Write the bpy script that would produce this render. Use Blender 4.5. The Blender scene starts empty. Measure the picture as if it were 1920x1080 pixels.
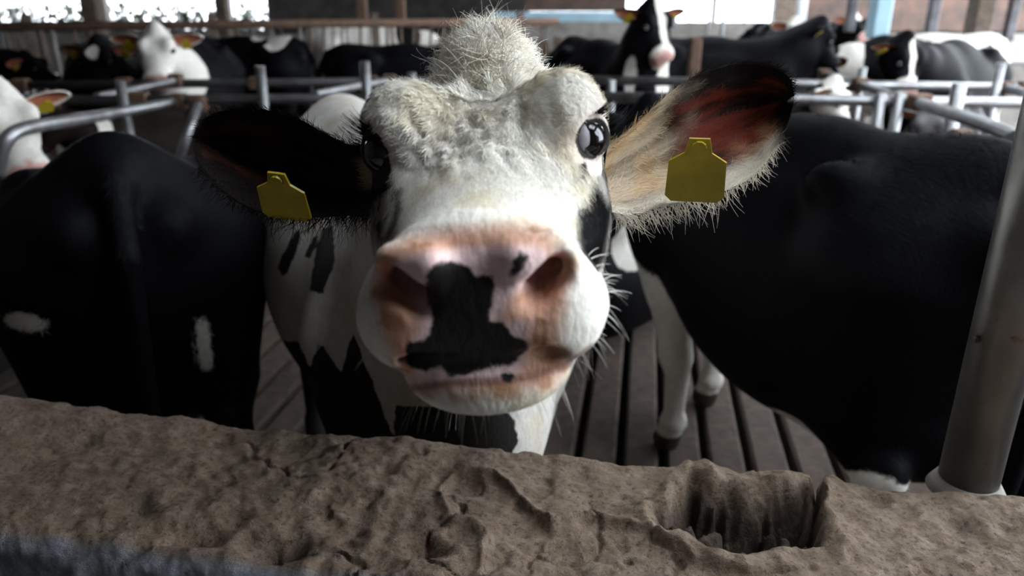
import bpy, math, random
import numpy as np
from mathutils import Matrix, Vector

# ------------------------------------------------------------------ camera, sky, exposure
scene = bpy.context.scene
COL = scene.collection
CAM_H, PITCH, FPX = 1.70, math.radians(20.5), 1440.0
cam_data = bpy.data.cameras.new('camera')
cam_data.sensor_width = 36.0
cam_data.lens = FPX / 1920.0 * 36.0
cam_data.clip_start = 0.02
cam_data.dof.use_dof = True
cam_data.dof.focus_distance = 0.98
cam_data.dof.aperture_fstop = 3.6
cam = bpy.data.objects.new('camera', cam_data)
cam.location = (0, 0, CAM_H)
cam.rotation_euler = (math.pi / 2 - PITCH, 0, 0)
COL.objects.link(cam)
scene.camera = cam

world = bpy.data.worlds.new('overcast_sky')
scene.world = world
world.use_nodes = True
bg = world.node_tree.nodes['Background']
bg.inputs['Color'].default_value = (0.86, 0.93, 1.0, 1)
bg.inputs['Strength'].default_value = 1.0

vs = scene.view_settings
vs.view_transform = 'Standard'
vs.look = 'None'
vs.gamma = 1.0
vs.use_curve_mapping = False
vs.exposure = 3.5
scene.cycles.use_denoising = True
scene.cycles.max_bounces = 6

SP, CP = math.sin(PITCH), math.cos(PITCH)


def at(u, v, z):
    """point that stands z metres deep along the lens axis, given by its image pixel"""
    xc, yc = (u - 960) / FPX * z, (v - 540) / FPX * z
    return np.array([xc, z * CP - yc * SP, CAM_H - z * SP - yc * CP])


def on_plane(u, v, h):
    xc, yc = (u - 960) / FPX, (v - 540) / FPX
    d = np.array([xc, CP - yc * SP, -SP - yc * CP])
    t = (h - CAM_H) / d[2]
    return np.array([0, 0, CAM_H]) + d * t


def X_at(u, Y, Z=1.2):
    return (u - 960) / FPX * (Y * CP + (CAM_H - Z) * SP)


# ------------------------------------------------------------------ helpers
rng = np.random.default_rng(7)


def tag(o, label=None, cat=None, group=None, kind=None):
    if label: o['label'] = label
    if cat: o['category'] = cat
    if group: o['group'] = group
    if kind: o['kind'] = kind
    return o


def link(name, me, mat=None, parent=None, loc=None):
    o = bpy.data.objects.new(name, me)
    COL.objects.link(o)
    if mat is not None and me is not None and not me.materials:
        me.materials.append(mat)
    if parent is not None:
        o.parent = parent
    if loc is not None:
        o.location = loc
    return o


def empty(name, loc=(0, 0, 0), rz=0.0):
    o = bpy.data.objects.new(name, None)
    COL.objects.link(o)
    o.location = loc
    o.rotation_euler = (0, 0, rz)
    o.empty_display_size = 0.1
    return o


def mesh_np(name, V, faces, smooth=True):
    """faces: list of int arrays (n,k)"""
    me = bpy.data.meshes.new(name)
    faces = [f for f in faces if len(f)]
    nl = sum(f.size for f in faces)
    nf = sum(len(f) for f in faces)
    me.vertices.add(len(V))
    me.vertices.foreach_set('co', np.ascontiguousarray(V, dtype=np.float32).ravel())
    me.loops.add(nl)
    me.polygons.add(nf)
    me.loops.foreach_set('vertex_index', np.concatenate([f.ravel() for f in faces]).astype(np.int32))
    sizes = np.concatenate([np.full(len(f), f.shape[1]) for f in faces])
    starts = np.concatenate([[0], np.cumsum(sizes)[:-1]]).astype(np.int32)
    me.polygons.foreach_set('loop_start', starts)
    me.polygons.foreach_set('use_smooth', np.full(nf, smooth))
    me.update(calc_edges=True)
    me.validate()
    return me


def set_float(me, name, vals):
    a = me.attributes.new(name, 'FLOAT', 'POINT')
    a.data.foreach_set('value', np.ascontiguousarray(vals, dtype=np.float32))


def set_col(me, name, rgb):
    a = me.attributes.new(name, 'FLOAT_COLOR', 'POINT')
    c = np.ones((len(rgb), 4), np.float32)
    c[:, :3] = rgb
    a.data.foreach_set('color', c.ravel())


class MB:
    """collects simple solids into one mesh"""
    def __init__(self): self.v, self.q, self.n = [], [], 0

    def add(self, V, Q):
        self.v.append(np.asarray(V, float)); self.q.append([[i + self.n for i in f] for f in Q]); self.n += len(V)

    def box(self, c, s, rz=0.0, bevel=0.0, R=None):
        x, y, z = np.array(s) / 2.0
        if bevel <= 0:
            V = np.array([[sx * x, sy * y, sz * z] for sz in (-1, 1) for sy in (-1, 1) for sx in (-1, 1)])
            Q = [[0, 2, 3, 1], [4, 5, 7, 6], [0, 1, 5, 4], [2, 6, 7, 3], [0, 4, 6, 2], [1, 3, 7, 5]]
        else:
            b = bevel; V = []; Q = []
            prof = [(-z, b), (-z + b, 0), (z - b, 0), (z, b)]
            for (zz, ins) in prof:
                X, Y = x - ins, y - ins
                cc = b if ins == 0 else b * .6
                V += [[-X + cc, -Y, zz], [X - cc, -Y, zz], [X, -Y + cc, zz], [X, Y - cc, zz], [X - cc, Y, zz], [-X + cc, Y, zz], [-X, Y - cc, zz], [-X, -Y + cc, zz]]
            V = np.array(V)
            for r in range(3):
                for k in range(8):
                    Q.append([r * 8 + k, r * 8 + (k + 1) % 8, r * 8 + 8 + (k + 1) % 8, r * 8 + 8 + k])
            Q.append(list(range(7, -1, -1))); Q.append(list(range(24, 32)))
        if R is not None:
            V = V @ np.asarray(R).T
        elif rz:
            c_, s_ = math.cos(rz), math.sin(rz)
            V = V @ np.array([[c_, -s_, 0], [s_, c_, 0], [0, 0, 1]]).T
        self.add(V + np.asarray(c, float), Q)
        return self

    def tube(self, pts, r, n=10, cap=True):
        pts = np.asarray(pts, float); m = len(pts)
        rr = np.full(m, r) if np.isscalar(r) else np.asarray(r, float)
        V = []; up = None
        for i in range(m):
            d = pts[min(i + 1, m - 1)] - pts[max(i - 1, 0)]
            d /= np.linalg.norm(d) + 1e-12
            if up is None:
                up = np.array([0, 0, 1.0]) if abs(d[2]) < .9 else np.array([1.0, 0, 0])
            a = np.cross(d, up); a /= np.linalg.norm(a); b = np.cross(a, d); up = b
            for k in range(n):
                t = 2 * math.pi * k / n
                V.append(pts[i] + rr[i] * (a * math.cos(t) + b * math.sin(t)))
        Q = []
        for i in range(m - 1):
            for k in range(n):
                Q.append([i * n + k, i * n + (k + 1) % n, (i + 1) * n + (k + 1) % n, (i + 1) * n + k])
        if cap:
            Q.append(list(range(n - 1, -1, -1))); Q.append([(m - 1) * n + k for k in range(n)])
        self.add(V, Q)
        return self

    def mesh(self, name, smooth=False):
        me = bpy.data.meshes.new(name)
        V = np.concatenate(self.v)
        F = [f for q in self.q for f in q]
        me.from_pydata(V.tolist(), [], F)
        if smooth:
            for p in me.polygons: p.use_smooth = len(p.vertices) == 4
        me.update()
        return me

    def build(self, name, mat, parent=None, smooth=False):
        return link(name, self.mesh(name, smooth), mat, parent)


def lattice(shape, seed):
    return np.random.default_rng(seed).random(shape)


def vnoise(P, scale, seed=0):
    """smooth 3-D value noise in 0..1"""
    N = 32
    L = lattice((N, N, N), seed)
    q = P * scale
    i = np.floor(q).astype(int); f = q - i
    f = f * f * (3 - 2 * f)
    i %= N; j = (i + 1) % N
    x0, y0, z0 = i.T; x1, y1, z1 = j.T; fx, fy, fz = f.T
    a = L[x0, y0, z0] * (1 - fx) + L[x1, y0, z0] * fx
    b = L[x0, y1, z0] * (1 - fx) + L[x1, y1, z0] * fx
    c = L[x0, y0, z1] * (1 - fx) + L[x1, y0, z1] * fx
    d = L[x0, y1, z1] * (1 - fx) + L[x1, y1, z1] * fx
    return (a * (1 - fy) + b * fy) * (1 - fz) + (c * (1 - fy) + d * fy) * fz


def fbm(P, scale, octs=4, seed=0, gain=.5):
    s = 0; amp = 1; tot = 0
    for o in range(octs):
        s = s + amp * vnoise(P, scale * 2 ** o, seed + o); tot += amp; amp *= gain
    return s / tot


def poly_sd(pts, poly):
    """signed distance of 2-D points to a polygon, negative inside"""
    poly = np.asarray(poly, float)
    d = np.full(len(pts), 1e9); inside = np.zeros(len(pts), bool)
    for i in range(len(poly)):
        a, b = poly[i], poly[(i + 1) % len(poly)]
        ab = b - a; ap = pts - a
        h = np.clip(ap @ ab / (ab @ ab + 1e-15), 0, 1)
        d = np.minimum(d, np.linalg.norm(ap - h[:, None] * ab, axis=1))
        c = (a[1] > pts[:, 1]) != (b[1] > pts[:, 1])
        with np.errstate(divide='ignore', invalid='ignore'):
            xi = (b[0] - a[0]) * (pts[:, 1] - a[1]) / (b[1] - a[1]) + a[0]
        inside ^= c & (pts[:, 0] < xi)
    return np.where(inside, -d, d)


def line_d(pts, line):
    line = np.asarray(line, float); d = np.full(len(pts), 1e9)
    for a, b in zip(line[:-1], line[1:]):
        ab = b - a; ap = pts - a
        h = np.clip(ap @ ab / (ab @ ab + 1e-15), 0, 1)
        d = np.minimum(d, np.linalg.norm(ap - h[:, None] * ab, axis=1))
    return d


def sstep(x, a, b):
    t = np.clip((x - a) / (b - a), 0, 1)
    return t * t * (3 - 2 * t)


def catmull(P, n):
    P = np.asarray(P, float)
    Q = np.vstack([2 * P[0] - P[1], P, 2 * P[-1] - P[-2]])
    t = np.linspace(0, len(P) - 1 - 1e-9, n); i = t.astype(int); f = (t - i)[:, None]
    a, b, c, d = Q[i], Q[i + 1], Q[i + 2], Q[i + 3]
    return .5 * (2 * b + (c - a) * f + (2 * a - 5 * b + 4 * c - d) * f ** 2 + (3 * b - a - 3 * c + d) * f ** 3)


# ------------------------------------------------------------------ implicit bodies
def ell(P, c, r, R=None):
    q = P - np.asarray(c, float)
    if R is not None: q = q @ R
    r = np.asarray(r, float)
    k0 = np.linalg.norm(q / r, axis=1); k1 = np.linalg.norm(q / (r * r), axis=1)
    return k0 * (k0 - 1) / np.maximum(k1, 1e-9)


def cone(P, a, b, ra, rb):
    a = np.asarray(a, float); b = np.asarray(b, float)
    ab = b - a; ap = P - a
    h = np.clip(ap @ ab / (ab @ ab), 0, 1)
    return np.linalg.norm(ap - h[:, None] * ab, axis=1) - (ra + (rb - ra) * h)


def smin(a, b, k):
    h = np.maximum(k - np.abs(a - b), 0) / k
    return np.minimum(a, b) - h * h * k * .25


def ssub(a, b, k):
    return -smin(-a, b, k)


def surface_nets(V, org, h):
    s = V < 0
    c = [(0, 0, 0), (1, 0, 0), (0, 1, 0), (1, 1, 0), (0, 0, 1), (1, 0, 1), (0, 1, 1), (1, 1, 1)]
    n = np.array(V.shape) - 1
    sub = lambda A, o: A[o[0]:o[0] + n[0], o[1]:o[1] + n[1], o[2]:o[2] + n[2]]
    cnt = sum(sub(s, o).astype(np.int8) for o in c)
    I = np.argwhere((cnt > 0) & (cnt < 8))
    idx = np.full(tuple(n), -1, np.int64)
    idx[I[:, 0], I[:, 1], I[:, 2]] = np.arange(len(I))
    vals = [V[I[:, 0] + o[0], I[:, 1] + o[1], I[:, 2] + o[2]] for o in c]
    acc = np.zeros((len(I), 3)); num = np.zeros(len(I))
    for i in range(8):
        for ax in range(3):
            if c[i][ax] == 0:
                j = i + (1, 2, 4)[ax]
                va, vb = vals[i], vals[j]
                m = (va < 0) != (vb < 0)
                t = np.where(m, va / np.where(m, va - vb, 1), 0)
                p = np.tile(np.array(c[i], float), (len(I), 1)); p[:, ax] += t
                acc[m] += p[m]; num[m] += 1
    verts = (I + acc / num[:, None]) * h + org
    quads = []
    for ax in range(3):
        a1, a2 = (ax + 1) % 3, (ax + 2) % 3
        lo = [slice(None)] * 3; hi = [slice(None)] * 3
        lo[ax] = slice(0, -1); hi[ax] = slice(1, None)
        A, B = s[tuple(lo)], s[tuple(hi)]
        E = np.argwhere(A != B)
        ok = (E[:, a1] > 0) & (E[:, a2] > 0) & (E[:, a1] < n[a1]) & (E[:, a2] < n[a2])
        E = E[ok]
        if not len(E): continue
        ins = A[E[:, 0], E[:, 1], E[:, 2]]
        def cell(d1, d2):
            q = E.copy(); q[:, a1] -= d1; q[:, a2] -= d2
            return idx[q[:, 0], q[:, 1], q[:, 2]]
        Q = np.stack([cell(1, 1), cell(0, 1), cell(0, 0), cell(1, 0)], 1)
        Q[~ins] = Q[~ins][:, ::-1]
        quads.append(Q)
    return verts, np.concatenate(quads)


def polygonise(f, lo, hi, h, stride=4):
    lo = np.asarray(lo, float); hi = np.asarray(hi, float)
    nb = np.ceil((hi - lo) / (h * stride)).astype(int) + 1
    hb = h * stride
    g = np.stack(np.meshgrid(*[np.arange(k) for k in nb], indexing='ij'), -1).reshape(-1, 3)
    dc = f(lo + (g + .5) * hb - .5 * h)
    V = np.repeat(np.repeat(np.repeat(dc.reshape(nb), stride, 0), stride, 1), stride, 2)
    near = g[np.abs(dc) < hb * 1.25]
    o = np.stack(np.meshgrid(*[np.arange(stride)] * 3, indexing='ij'), -1).reshape(-1, 3)
    pts = (near[:, None, :] * stride + o[None]).reshape(-1, 3)
    out = np.empty(len(pts))
    for i in range(0, len(pts), 400000):
        out[i:i + 400000] = f(lo + pts[i:i + 400000] * h)
    V[pts[:, 0], pts[:, 1], pts[:, 2]] = out
    return surface_nets(V, lo, h)


def rotm(rx, ry, rz):
    return np.array((Matrix.Rotation(rz, 3, 'Z') @ Matrix.Rotation(ry, 3, 'Y') @ Matrix.Rotation(rx, 3, 'X')))


EYE = np.array([.103, -.016, .008])
EYE_N = np.array([.60, -.78, .16]) / np.linalg.norm([.60, -.78, .16])


EYE_UP = np.array([0, 0, 1.]) - EYE_N * EYE_N[2]
EYE_UP /= np.linalg.norm(EYE_UP)
EYE_SD = np.cross(EYE_N, EYE_UP)


def lid_radius(q):
    return np.sqrt((q @ EYE_SD) ** 2 + (1.28 * (q @ EYE_UP)) ** 2)


def head_sdf(P, fine=True):
    """head: nose towards -y, eyes at y=0, x sideways, z up"""
    M = P.copy(); M[:, 0] = np.abs(M[:, 0])
    d = ell(M, (0, .05, -.025), (.112, .125, .082))
    d = smin(d, ell(M, (.083, .010, .026), (.047, .062, .052)), .036)
    d = smin(d, ell(M, (0, .150, .030), (.066, .068, .064)), .05)
    d = smin(d, ell(M, (-0.0, .155, .072), (.036, .05, .040)), .04)
    S = P / np.array([1.30, 1, 1])
    d = smin(d, cone(S, (0, -.02, -.062), (0, -.20, -.088), .083, .062), .03)
    d = smin(d, ell(M, (.074, .01, -.085), (.052, .115, .076)), .04)
    d = smin(d, cone(M, (.055, .07, -.145), (.042, -.15, -.140), .055, .040), .04)
    # muzzle
    d = smin(d, ell(M, (0, -.213, -.062), (.082, .058, .050)), .03)
    d = smin(d, ell(M, (.053, -.203, -.100), (.056, .062, .050)), .022)
    d = smin(d, ell(M, (0, -.203, -.154), (.074, .060, .038)), .012)
    # flat nose plate
    pl = -(P[:, 1] + .262) + (P[:, 2] + .08) * .18
    d = -smin(-d, -pl, .03)
    if fine:
        d = smin(d, cone(M, (.034, -.254, -.040), (.066, -.240, -.040), .014, .013), .018)
        d = ssub(d, cone(M, (.038, -.270, -.078), (.069, -.252, -.054), .010, .0150), .010)
        d = ssub(d, cone(M, (.046, -.264, -.072), (.056, -.205, -.062), .013, .012), .008)
        d = ssub(d, cone(M, (.062, -.256, -.058), (.060, -.205, -.058), .013, .010), .008)
        d = ssub(d, cone(M, (0, -.266, -.128), (.05, -.254, -.126), .0075, .0075), .009)
        d = ssub(d, cone(M, (.05, -.254, -.126), (.095, -.215, -.112), .0075, .0075), .009)
        d = ssub(d, cone(M, (0, -.272, -.05), (0, -.27, -.118), .002, .003), .01)
        # whorl hollow and brow folds
        d = ssub(d, ell(M, (0, .040, .070), (.020, .034, .022)), .03)
        for k in range(3):
            d = ssub(d, cone(M, (.084 + .012 * k, -.035 + .014 * k, .056 - .006 * k), (.078 + .013 * k, .03 + .01 * k, .076 - .008 * k), .0012, .0012), .006)
        # eye socket and lids
        n = EYE_N
        q = M - EYE
        d = ssub(d, np.linalg.norm(q - n * .016, axis=1) - .0240, .008)
        hgt = q @ n; rad = lid_radius(q)
        d = smin(d, np.sqrt((rad - .0215) ** 2 + (hgt - .010) ** 2) - .0056, .009)
    return d


def body_sdf(P, pose):
    """trunk, legs and neck: faces -y, stands on z=0, withers about 1.4 m"""
    M = P.copy(); M[:, 0] = np.abs(M[:, 0])
    d = ell(M, (0, .06, .95), (.36, .74, .38))
    d = smin(d, ell(M, (0, -.46, .97), (.25, .33, .39)), .12)
    d = smin(d, cone(M, (0, -.45, 1.27), (0, .1, 1.26), .085, .10), .12)
    d = smin(d, cone(M, (0, .0, 1.26), (0, .66, 1.30), .10, .085), .12)
    d = smin(d, ell(M, (0, .56, 1.10), (.26, .29, .27)), .1)
    d = smin(d, ell(M, (.215, .40, 1.26), (.06, .09, .06)), .08)
    d = smin(d, ell(M, (.105, .79, 1.19), (.055, .06, .06)), .07)
    d = smin(d, cone(M, (0, .62, 1.33), (0, .80, 1.31), .045, .04), .06)
    if pose.get('belly'):
        d = smin(d, ell(M, (0, .16, .80), (.37, .60, .34)), .08)
    if pose.get('legs', True):
        T = M; M = M.copy()
        M[:, 1] -= pose.get('step', 0.) * np.sign(P[:, 0]) * np.clip((.85 - P[:, 2]) / .5, 0, 1) * np.where(P[:, 1] < 0, 1, -.6)
        d = smin(d, cone(M, (.165, .56, 1.05), (.175, .60, .70), .20, .115), .1)
        d = smin(d, cone(M, (.20, .42, .78), (.18, .70, .54), .11, .058), .05)
        d = smin(d, ell(M, (.18, .74, .54), (.045, .06, .07)), .04)
        d = smin(d, cone(M, (.18, .725, .52), (.18, .70, .15), .044, .034), .03)
        d = smin(d, cone(M, (.18, .70, .14), (.18, .65, .05), .046, .05), .02)
        d = smin(d, cone(M, (.19, -.50, .98), (.185, -.44, .70), .15, .098), .08)
        d = smin(d, cone(M, (.185, -.45, .70), (.17, -.47, .44), .092, .060), .04)
        d = smin(d, ell(M, (.17, -.475, .43), (.062, .062, .07)), .03)
        d = smin(d, cone(M, (.17, -.47, .40), (.17, -.47, .16), .048, .040), .03)
        d = smin(d, ell(M, (.17, -.47, .145), (.052, .054, .045)), .02)
        d = smin(d, cone(M, (.17, -.475, .13), (.17, -.51, .04), .044, .056), .02)
        if pose.get('fine'):
            for y in (-.565, .60, -.445):
                d = ssub(d, cone(M, (.173, y, .0), (.173, y + .02, .085), .008, .004), .012)
        M = T
        ud = pose.get('udder', 1.)
        d = smin(d, ell(M, (0, .40 + .3 * (ud - 1), .63), np.array([.16, .20, .14]) * ud), .06)
        d = np.maximum(d, -P[:, 2])
    d = smin(d, ell(M, (0, -.70, .84), (.12, .15, .20)), .12)
    nk = pose['neck']
    prev = np.array(nk[0][0], float)
    for (c, r), (c2, r2) in zip(nk[:-1], nk[1:]):
        S = P.copy()
        d = smin(d, cone(S, c, c2, r, r2), .09)
    tl = pose.get('tail', [((0, .82, 1.30), .034), ((0, .90, 1.15), .028), ((.01, .90, .80), .022), ((.02, .88, .52), .03), ((.02, .88, .38), .02)])
    for (c, r), (c2, r2) in zip(tl[:-1], tl[1:]):
        d = smin(d, cone(P, c, c2, r, r2), .015)
    return d


class Noder:
    def __init__(self, name):
        self.m = bpy.data.materials.new(name); self.m.use_nodes = True
        self.t = self.m.node_tree; self.b = self.t.nodes['Principled BSDF']

    def n(self, typ, **kw):
        x = self.t.nodes.new(typ)
        for k, v in kw.items():
            if k in x.inputs.keys() if hasattr(x.inputs, 'keys') else False:
                x.inputs[k].default_value = v
            else:
                setattr(x, k, v)
        return x

    def l(self, a, b): self.t.links.new(a, b)

    def noise(self, scale, detail=4, rough=.55, vec=None):
        x = self.n('ShaderNodeTexNoise'); x.inputs['Scale'].default_value = scale
        x.inputs['Detail'].default_value = detail; x.inputs['Roughness'].default_value = rough
        if vec is None:
            tc = self.n('ShaderNodeTexCoord'); vec = tc.outputs['Object']
        self.l(vec, x.inputs['Vector'])
        return x.outputs['Fac']

    def math(self, op, a, b=None, c=None):
        x = self.n('ShaderNodeMath'); x.operation = op
        for i, v in enumerate((a, b, c)):
            if v is None: continue
            if isinstance(v, (int, float)): x.inputs[i].default_value = v
            else: self.l(v, x.inputs[i])
        return x.outputs[0]

    def maprange(self, v, a, b, c=0., d=1., smooth=False):
        x = self.n('ShaderNodeMapRange')
        if smooth: x.interpolation_type = 'SMOOTHSTEP'
        self.l(v, x.inputs[0])
        for i, q in enumerate((a, b, c, d)): x.inputs[i + 1].default_value = q
        return x.outputs[0]

    def mix(self, f, a, b):
        x = self.n('ShaderNodeMix'); x.data_type = 'RGBA'
        if isinstance(f, (int, float)): x.inputs[0].default_value = f
        else: self.l(f, x.inputs[0])
        for i, v in ((6, a), (7, b)):
            if isinstance(v, tuple): x.inputs[i].default_value = (*v[:3], 1)
            else: self.l(v, x.inputs[i])
        return x.outputs[2]

    def bump(self, h, strength, dist):
        x = self.n('ShaderNodeBump'); x.inputs['Strength'].default_value = strength
        x.inputs['Distance'].default_value = dist
        self.l(h, x.inputs['Height']); self.l(x.outputs[0], self.b.inputs['Normal'])

    def attr(self, name):
        x = self.n('ShaderNodeAttribute'); x.attribute_name = name
        return x

    def base(self, c):
        if isinstance(c, tuple): self.b.inputs['Base Color'].default_value = (*c, 1)
        else: self.l(c, self.b.inputs['Base Color'])

    def set(self, **kw):
        for k, v in kw.items():
            self.b.inputs[k.replace('_', ' ')].default_value = v
        return self


def hide_material(name, amp=.05, scale=14, black=(.0030, .0030, .0042), fur=False, bump=.35, rough=.62, edge=.006, wet=False):
    k = Noder(name)
    blk = k.attr('blk').outputs['Fac']
    if not fur:
        w = k.math('MULTIPLY', k.math('SUBTRACT', k.noise(scale, 5), .5), amp)
        w2 = k.math('MULTIPLY', k.math('SUBTRACT', k.noise(scale * 9, 3), .5), amp * .35)
        blk = k.math('ADD', k.math('ADD', blk, w), w2)
    f = k.maprange(blk, -edge, edge, 0, 1, True)
    colr = k.attr('col').outputs['Color']
    if not fur:
        v = k.maprange(k.noise(42, 5), .25, .75, .82, 1.08)
        hs = k.n('ShaderNodeHueSaturation'); k.l(colr, hs.inputs['Color']); k.l(v, hs.inputs['Value'])
        colr = hs.outputs[0]
    k.base(k.mix(f, colr, black))
    k.set(Roughness=rough, Specular_IOR_Level=.14 if wet else .06)
    if wet:
        wa = k.attr('wet').outputs['Fac']
        k.l(k.maprange(wa, 0, 1, rough, .36), k.b.inputs['Roughness'])
    if bump and not fur:
        tc = k.n('ShaderNodeTexCoord'); mp = k.n('ShaderNodeMapping')
        mp.inputs['Scale'].default_value = (1, .35, .5)
        k.l(tc.outputs['Object'], mp.inputs['Vector'])
        k.bump(k.noise(160, 3, .6, mp.outputs[0]), bump, .006)
    return k.m


def plain(name, colour, rough=.6, metal=0., var=.25, scale=12, bump=.0, colour2=None, spec=.5):
    k = Noder(name)
    c2 = colour2 or tuple(c * (1 - var) for c in colour)
    k.base(k.mix(k.maprange(k.noise(scale, 6), .3, .7), colour, c2))
    k.set(Roughness=rough, Metallic=metal, Specular_IOR_Level=spec)
    if bump: k.bump(k.noise(scale * 6, 5), bump, .01)
    return k.m


MAT = {}
MAT['hide'] = hide_material('cow_hide', amp=.05, scale=9)
MAT['fur'] = hide_material('cow_fur', fur=True, rough=.55)
MAT['tag'] = plain('yellow_plastic', (.42, .31, .012), .45, var=.3, scale=30)
MAT['steel'] = plain('galvanised_steel', (.34, .35, .37), .42, .75, scale=9, colour2=(.16, .15, .145), bump=.12)
MAT['steel_dark'] = plain('dirty_steel', (.13, .13, .145), .5, .5, scale=8, colour2=(.055, .048, .045), bump=.15)
MAT['rust'] = plain('rusty_iron', (.16, .085, .05), .8, .1, scale=14, colour2=(.07, .045, .035), bump=.3)
MAT['concrete'] = plain('old_concrete', (.30, .28, .26), .9, scale=4, colour2=(.17, .155, .14), bump=.4)
MAT['dirt'] = plain('mucky_concrete', (.095, .064, .046), .8, scale=22, colour2=(.038, .026, .020), bump=.9)
MAT['wood'] = plain('weathered_timber', (.16, .12, .09), .85, scale=10, colour2=(.07, .05, .04), bump=.3)
MAT['roof'] = plain('roof_sheet', (.06, .055, .05), .8, scale=2, colour2=(.03, .027, .027))
MAT['blue'] = plain('pale_blue_sheet', (.36, .55, .66), .6, scale=3, var=.2)
MAT['brown_sheet'] = plain('rust_brown_sheet', (.13, .075, .055), .8, scale=3, colour2=(.05, .037, .032))
MAT['dim_sheet'] = plain('grimy_sheet', (.07, .062, .06), .85, scale=3, colour2=(.025, .022, .022))
MAT['white_paint'] = plain('white_paint', (.7, .72, .75), .5, scale=5, var=.15)
MAT['dark'] = plain('dark_pit', (.012, .010, .009), .9, scale=5)


# ------------------------------------------------------------------ cow builder
WHITE = np.array([.72, .69, .63])


def ear_mesh(A, B, cup, nlen=28, nw=17, thick=.007, back=None):
    """A, B: upper and lower rim, base to tip; cup: hollow depth vector"""
    A = catmull(A, nlen); B = catmull(B, nlen)
    s = np.linspace(0, 1, nw)
    cup = np.asarray(cup, float)
    prof = np.sin(np.pi * s) ** .8
    t = np.linspace(0, 1, nlen)
    dep = .45 + .55 * np.sin(np.pi * np.clip(t * .85 + .12, 0, 1))
    F = A[:, None] * (1 - s)[None, :, None] + B[:, None] * s[None, :, None] + (dep[:, None] * prof[None])[:, :, None] * cup
    un = cup / np.linalg.norm(cup)
    th = thick * (.35 + .65 * np.sin(np.pi * s)[None, :] * np.ones((nlen, 1)))
    Bk = F + un * th[:, :, None]
    V = np.concatenate([F.reshape(-1, 3), Bk.reshape(-1, 3)])
    i = np.arange(nlen - 1)[:, None]; j = np.arange(nw - 1)[None]
    q = np.stack([i * nw + j, i * nw + j + 1, (i + 1) * nw + j + 1, (i + 1) * nw + j], -1).reshape(-1, 4)
    n = nlen * nw
    qs = [q, q[:, ::-1] + n]
    rim = []
    for a in range(nlen - 1):
        rim.append([a * nw, (a + 1) * nw, (a + 1) * nw + n, a * nw + n])
        k = nw - 1
        rim.append([(a + 1) * nw + k, a * nw + k, a * nw + k + n, (a + 1) * nw + k + n])
    e = (nlen - 1) * nw
    for b in range(nw - 1):
        rim.append([e + b, e + b + 1, e + b + 1 + n, e + b + n])
    qs.append(np.array(rim))
    tt = np.repeat(t, nw); ss = np.tile(s, nlen)
    par = np.concatenate([np.stack([tt, ss, np.zeros(n)], 1), np.stack([tt, ss, np.ones(n)], 1)])
    return V, np.concatenate(qs), par


GEN_EAR_A = [(.100, .085, .035), (.16, .095, .055), (.23, .105, .055), (.29, .115, .035), (.325, .12, .0)]
GEN_EAR_B = [(.100, .085, -.035), (.16, .095, -.06), (.23, .11, -.065), (.29, .12, -.04), (.325, .122, -.005)]

eye_mat = Noder('dark_eye')
eye_mat.base(eye_mat.mix(eye_mat.maprange(eye_mat.attr('sclera').outputs['Fac'], .45, .55), (.006, .005, .006), (.62, .60, .66)))
eye_mat.set(Roughness=.06, Specular_IOR_Level=.6)
MAT['eye'] = eye_mat.m


def eyeball(parent, name, c, r, inward, forward):
    me = bpy.data.meshes.new(name)
    import bmesh
    bm = bmesh.new(); bmesh.ops.create_uvsphere(bm, u_segments=28, v_segments=18, radius=r)
    bm.to_mesh(me); bm.free()
    for p in me.polygons: p.use_smooth = True
    V = np.empty(len(me.vertices) * 3, np.float32); me.vertices.foreach_get('co', V); V = V.reshape(-1, 3) / r
    set_float(me, 'sclera', sstep(V @ np.asarray(inward, float), .52, .66))
    return link(name, me, MAT['eye'], parent, tuple(c))


def tag_plate(parent, name, c, R, s=1.0):
    b = MB()
    out = [(-.012, .045), (.012, .045), (.016, .026), (.034, .014), (.036, -.034), (.028, -.042), (-.028, -.042), (-.036, -.034), (-.034, .014), (-.016, .026)]
    V = [(x * s, -.0016, z * s) for x, z in out] + [(x * s, .0016, z * s) for x, z in out]
    n = len(out)
    Q = [list(range(n))[::-1], list(range(n, 2 * n))] + [[i, (i + 1) % n, (i + 1) % n + n, i + n] for i in range(n)]
    b.add(np.array(V) @ np.asarray(R).T + np.asarray(c), Q)
    o = b.build(name, MAT['tag'], parent)
    k = MB(); k.tube([np.asarray(R) @ np.array([0, -.006, .034 * s]) + c, np.asarray(R) @ np.array([0, .004, .034 * s]) + c], .009 * s, 10)
    k.build('button', MAT['tag'], o)
    return o


def blk_field(P, base, patches):
    """signed marking field: >0 black hair, <0 white hair"""
    f = np.full(len(P), base, float)
    for p in patches:
        if p[0] == 'w': f = np.minimum(f, ell(P, p[1], p[2]))
        else: f = np.maximum(f, -ell(P, p[1], p[2]))
    return f


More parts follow.
